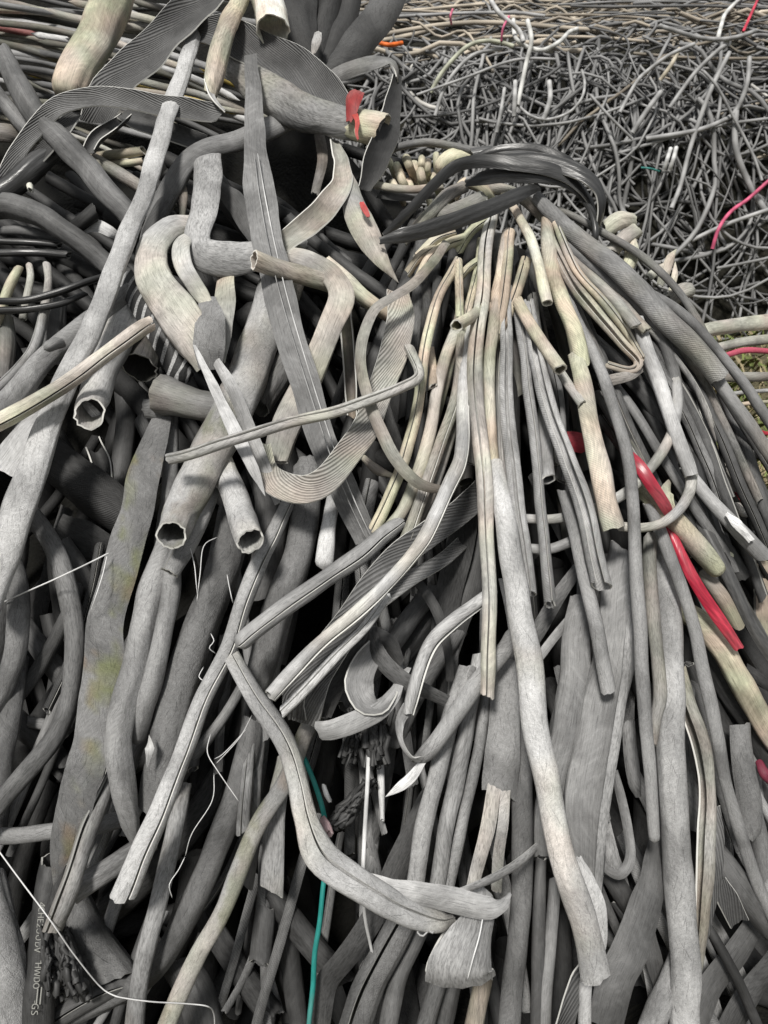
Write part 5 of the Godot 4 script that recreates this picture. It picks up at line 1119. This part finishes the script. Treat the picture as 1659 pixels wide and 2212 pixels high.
func lower_right():
	T("broad smooth grey sheath hanging behind the hanging tubes, widest at right of centre", [1352,1190,2, 1340,1290,5, 1320,1440,7, 1298,1580,8, 1278,1700,9, 1266,1820,9, 1266,1950,7], [80,88,92,94,92,88,70], {"t":0.33,"flat":0.45,"n":"flat_sheath"})
	T("grey sheath left of the broad smooth one, tapering down", [1264,1290,2, 1252,1360,4, 1236,1490,6, 1208,1620,6, 1186,1740,5, 1176,1850,3], [56,62,66,64,58,50], {"t":0.3,"flat":0.6})
	S("narrow pale-edged strip along the right of the broad smooth sheath", [1364,1310,10, 1356,1430,11, 1338,1560,12, 1320,1680,13, 1302,1800,13, 1290,1930,12], [14,19,20,20,20,18], {"t":0.36,"k":90,"r":0})
	T("stout textured tube running straight down at right to the bottom", [1432,1130,3, 1440,1220,6, 1450,1370,9, 1452,1510,11, 1453,1660,12, 1460,1790,12, 1468,1950,12, 1478,2110,12, 1482,2260,12], [42,48,52,54,56,58,62,64,64], {"t":0.42,"m":"grain","dent":0.06})
	T("slim tube, tan at the top, broken above its lower bend", [1408,1160,6, 1405,1230,9, 1412,1340,11, 1420,1440,12, 1426,1506,12, 1418,1552,12, 1408,1610,10], [26,28,28,28,28,24,24], {"t":0.36,"c":0.25,"m":"grain"})
	T("long crooked tube wandering down the right side", [1400,1090,8, 1426,1150,11, 1458,1226,13, 1484,1300,14, 1502,1370,14, 1516,1440,14, 1536,1530,14, 1552,1600,14, 1566,1680,13, 1592,1780,12, 1635,1910,11, 1690,2030,10], [24,27,28,28,27,28,28,27,26,26,26,26], {"t":0.34,"m":"grain"})
	T("fat tan tube lying aslant under the crooked tube at right", [1470,1320,3, 1520,1352,6, 1564,1408,8, 1604,1478,8, 1642,1550,7, 1700,1640,5], [44,50,52,50,48,48], {"t":0.48,"c":0.75,"m":"skin"})
	T("tan and grey crumpled sheath hanging down the right, ragged edged", [1470,1450,4, 1484,1510,7, 1506,1580,9, 1520,1660,10, 1530,1760,11, 1526,1860,11, 1514,1960,10, 1504,2060,8, 1500,2140,4], [38,46,50,48,48,46,42,34,16], {"t":0.42,"c":0.4,"m":"grain","slit":70,"k":300,"flat":0.7})
	S("ribbed side flap of the ragged sheath at right", [1548,1740,8, 1552,1820,9, 1546,1900,9, 1528,1990,8, 1512,2080,6], [16,26,30,26,14], {"t":0.28,"k":60,"m":"ridge"})
	S("broad dark leaf-shaped strip with a ragged bright edge, lower right", [1418,1800,4, 1412,1880,7, 1390,1970,9, 1358,2060,10, 1330,2130,10, 1304,2240,10], [24,56,76,80,78,76], {"t":0.22,"k":80,"r":[6,6,6,6,6,6],"m":"skin"})
	S("thin strip bent in a narrow U right of the broad smooth sheath", [1326,1660,4, 1342,1720,6, 1356,1790,7, 1360,1850,8, 1340,1888,8, 1312,1880,6, 1296,1850,3], [16,20,22,22,22,20,16], {"t":0.28,"k":80,"r":[20,30,40,40,20,0,0]})
	S("torn grey sheath end above the narrow U strip", [1360,1560,4, 1366,1640,6, 1372,1690,7, 1380,1722,6], [30,34,30,14], {"t":0.32,"k":130})
	S("light flap beside the lower end of the big pale tube", [1250,1850,12, 1272,1900,14, 1292,1960,15, 1296,2030,14, 1284,2110,11], [14,26,32,30,12], {"t":0.44,"k":80,"m":"grain"})
	S("rounded tongue-shaped sheath hanging at the right edge", [1606,1560,6, 1612,1640,9, 1620,1730,10, 1622,1818,9], [46,52,54,50], {"t":0.3,"k":130,"e1":"round","m":"grain"})
	T("rough upright tube beside the big pale tube at the bottom", [1118,1560,2, 1126,1660,5, 1132,1790,7, 1122,1950,8, 1110,2100,8, 1100,2250,8], [38,44,46,46,46,46], {"t":0.26,"m":"grain"})
	T("dark slim tube hanging left of the big pale tube's end", [1168,1850,2, 1166,1950,4, 1164,2080,5, 1160,2250,5], [24,28,30,30], {"t":0.2})
	T("grey slim tube right of the dark slim one at the bottom", [1198,1900,2, 1190,2000,4, 1182,2100,5, 1170,2250,5], [26,30,31,32], {"t":0.3})
	S("ribbed dark strip below the end of the big pale tube", [1262,2080,6, 1246,2120,8, 1228,2180,9, 1210,2250,9], [22,36,42,44], {"t":0.2,"k":50,"r":180,"i":"ridge"})
	T("light narrow tube below the end of the big pale tube", [1272,2090,8, 1266,2140,9, 1262,2250,9], [24,27,28], {"t":0.42,"m":"grain"})
	T("dark tube with a ribbed open end sloping to the right edge", [1530,1830,3, 1580,1890,6, 1626,1950,7, 1680,2010,7], [50,56,60,62], {"t":0.22})
	S("ribbed dark flap ending square at lower right", [1545,1890,6, 1572,1940,8, 1600,2000,8], [36,46,46], {"t":0.18,"k":60,"r":180,"i":"ridge"})
	T("dark straight pipe crossing the lower right corner", [1524,1990,3, 1560,2050,5, 1600,2130,6, 1650,2240,6], [18,20,21,22], {"t":0.15})
	S("dark wide strip leaning left in the lower right corner", [1640,1980,-1, 1590,2060,1, 1540,2140,2, 1490,2250,2], [54,60,62,60], {"t":0.2,"k":70})
	S("second dark wide strip below the first in the corner", [1690,2060,-3, 1620,2140,-1, 1560,2240,0], [54,58,58], {"t":0.17,"k":70})
	T("mid-grey lobe joining the stout textured tube at the bottom", [1464,2060,8, 1446,2120,9, 1424,2180,9, 1396,2250,8], [34,46,54,58], {"t":0.36,"m":"grain"})
	S("dark pointed strip between the leaf-shaped strip and the stout tube", [1402,2010,2, 1416,2080,4, 1432,2170,4], [28,36,18], {"t":0.17,"k":60})
	S("dark ribbed strip along the far right flank, inner one", [1500,1090,3, 1530,1150,5, 1580,1250,7, 1630,1350,7, 1690,1450,6], [26,28,30,30,30], {"t":0.2,"k":120,"m":"gloss"})
	S("dark ribbed strip along the far right flank, outer one", [1560,1210,4, 1600,1290,5, 1650,1380,6, 1700,1470,6], [18,20,22,22], {"t":0.24,"k":120,"m":"gloss"})
	T("dark thick tube sloping to the right edge below the fat tan tube", [1520,1390,-2, 1560,1450,0, 1610,1540,1, 1670,1650,0], [52,56,56,54], {"t":0.16})
	T("dark tube behind the tongue-shaped sheath", [1490,1440,-4, 1540,1540,-3, 1600,1640,-3, 1660,1760,-4], [42,44,44,44], {"t":0.17})
	T("grey tube at the right edge above the corner", [1630,1760,2, 1645,1830,3, 1652,1900,3], [34,38,38], {"t":0.3,"m":"grain"})
	T("dark red scrap at the right edge beside the tongue-shaped sheath", [1642,1650,4, 1652,1670,6, 1668,1685,6], [20,24,22], {"hue":Color(0.2,0.02,0.05),"n":"red_scrap","cat":"scrap","g":"red scraps of plastic"})
	S("mid-grey strip slanting left behind the big pale tube, upper of two", [1250,1220,0, 1205,1290,2, 1160,1370,3, 1110,1450,2], [26,32,34,30], {"t":0.28,"k":70})
	S("ragged strip slanting left behind the big pale tube, lower of two", [1252,1310,2, 1205,1370,4, 1155,1434,4, 1110,1490,2], [16,20,20,16], {"t":0.34,"k":70,"dent":0.3})
	T("grey tube low behind the big pale tube", [1220,1480,-2, 1200,1580,0, 1180,1680,0], [28,32,30], {"t":0.24})
	T("tan sheath end peeping out right of the slim broken tube", [1425,1130,1, 1430,1170,3, 1428,1240,3], [26,28,26], {"t":0.46,"c":0.7})
	T("dark stub in the lower right hollow", [1340,1950,-3, 1380,2010,-2, 1410,2060,-4], [40,44,40], {"t":0.17})
	T("dark tube sloping right behind the leaf-shaped strip", [1300,1870,-2, 1345,1930,-1, 1400,2010,-2], [40,44,42], {"t":0.17})
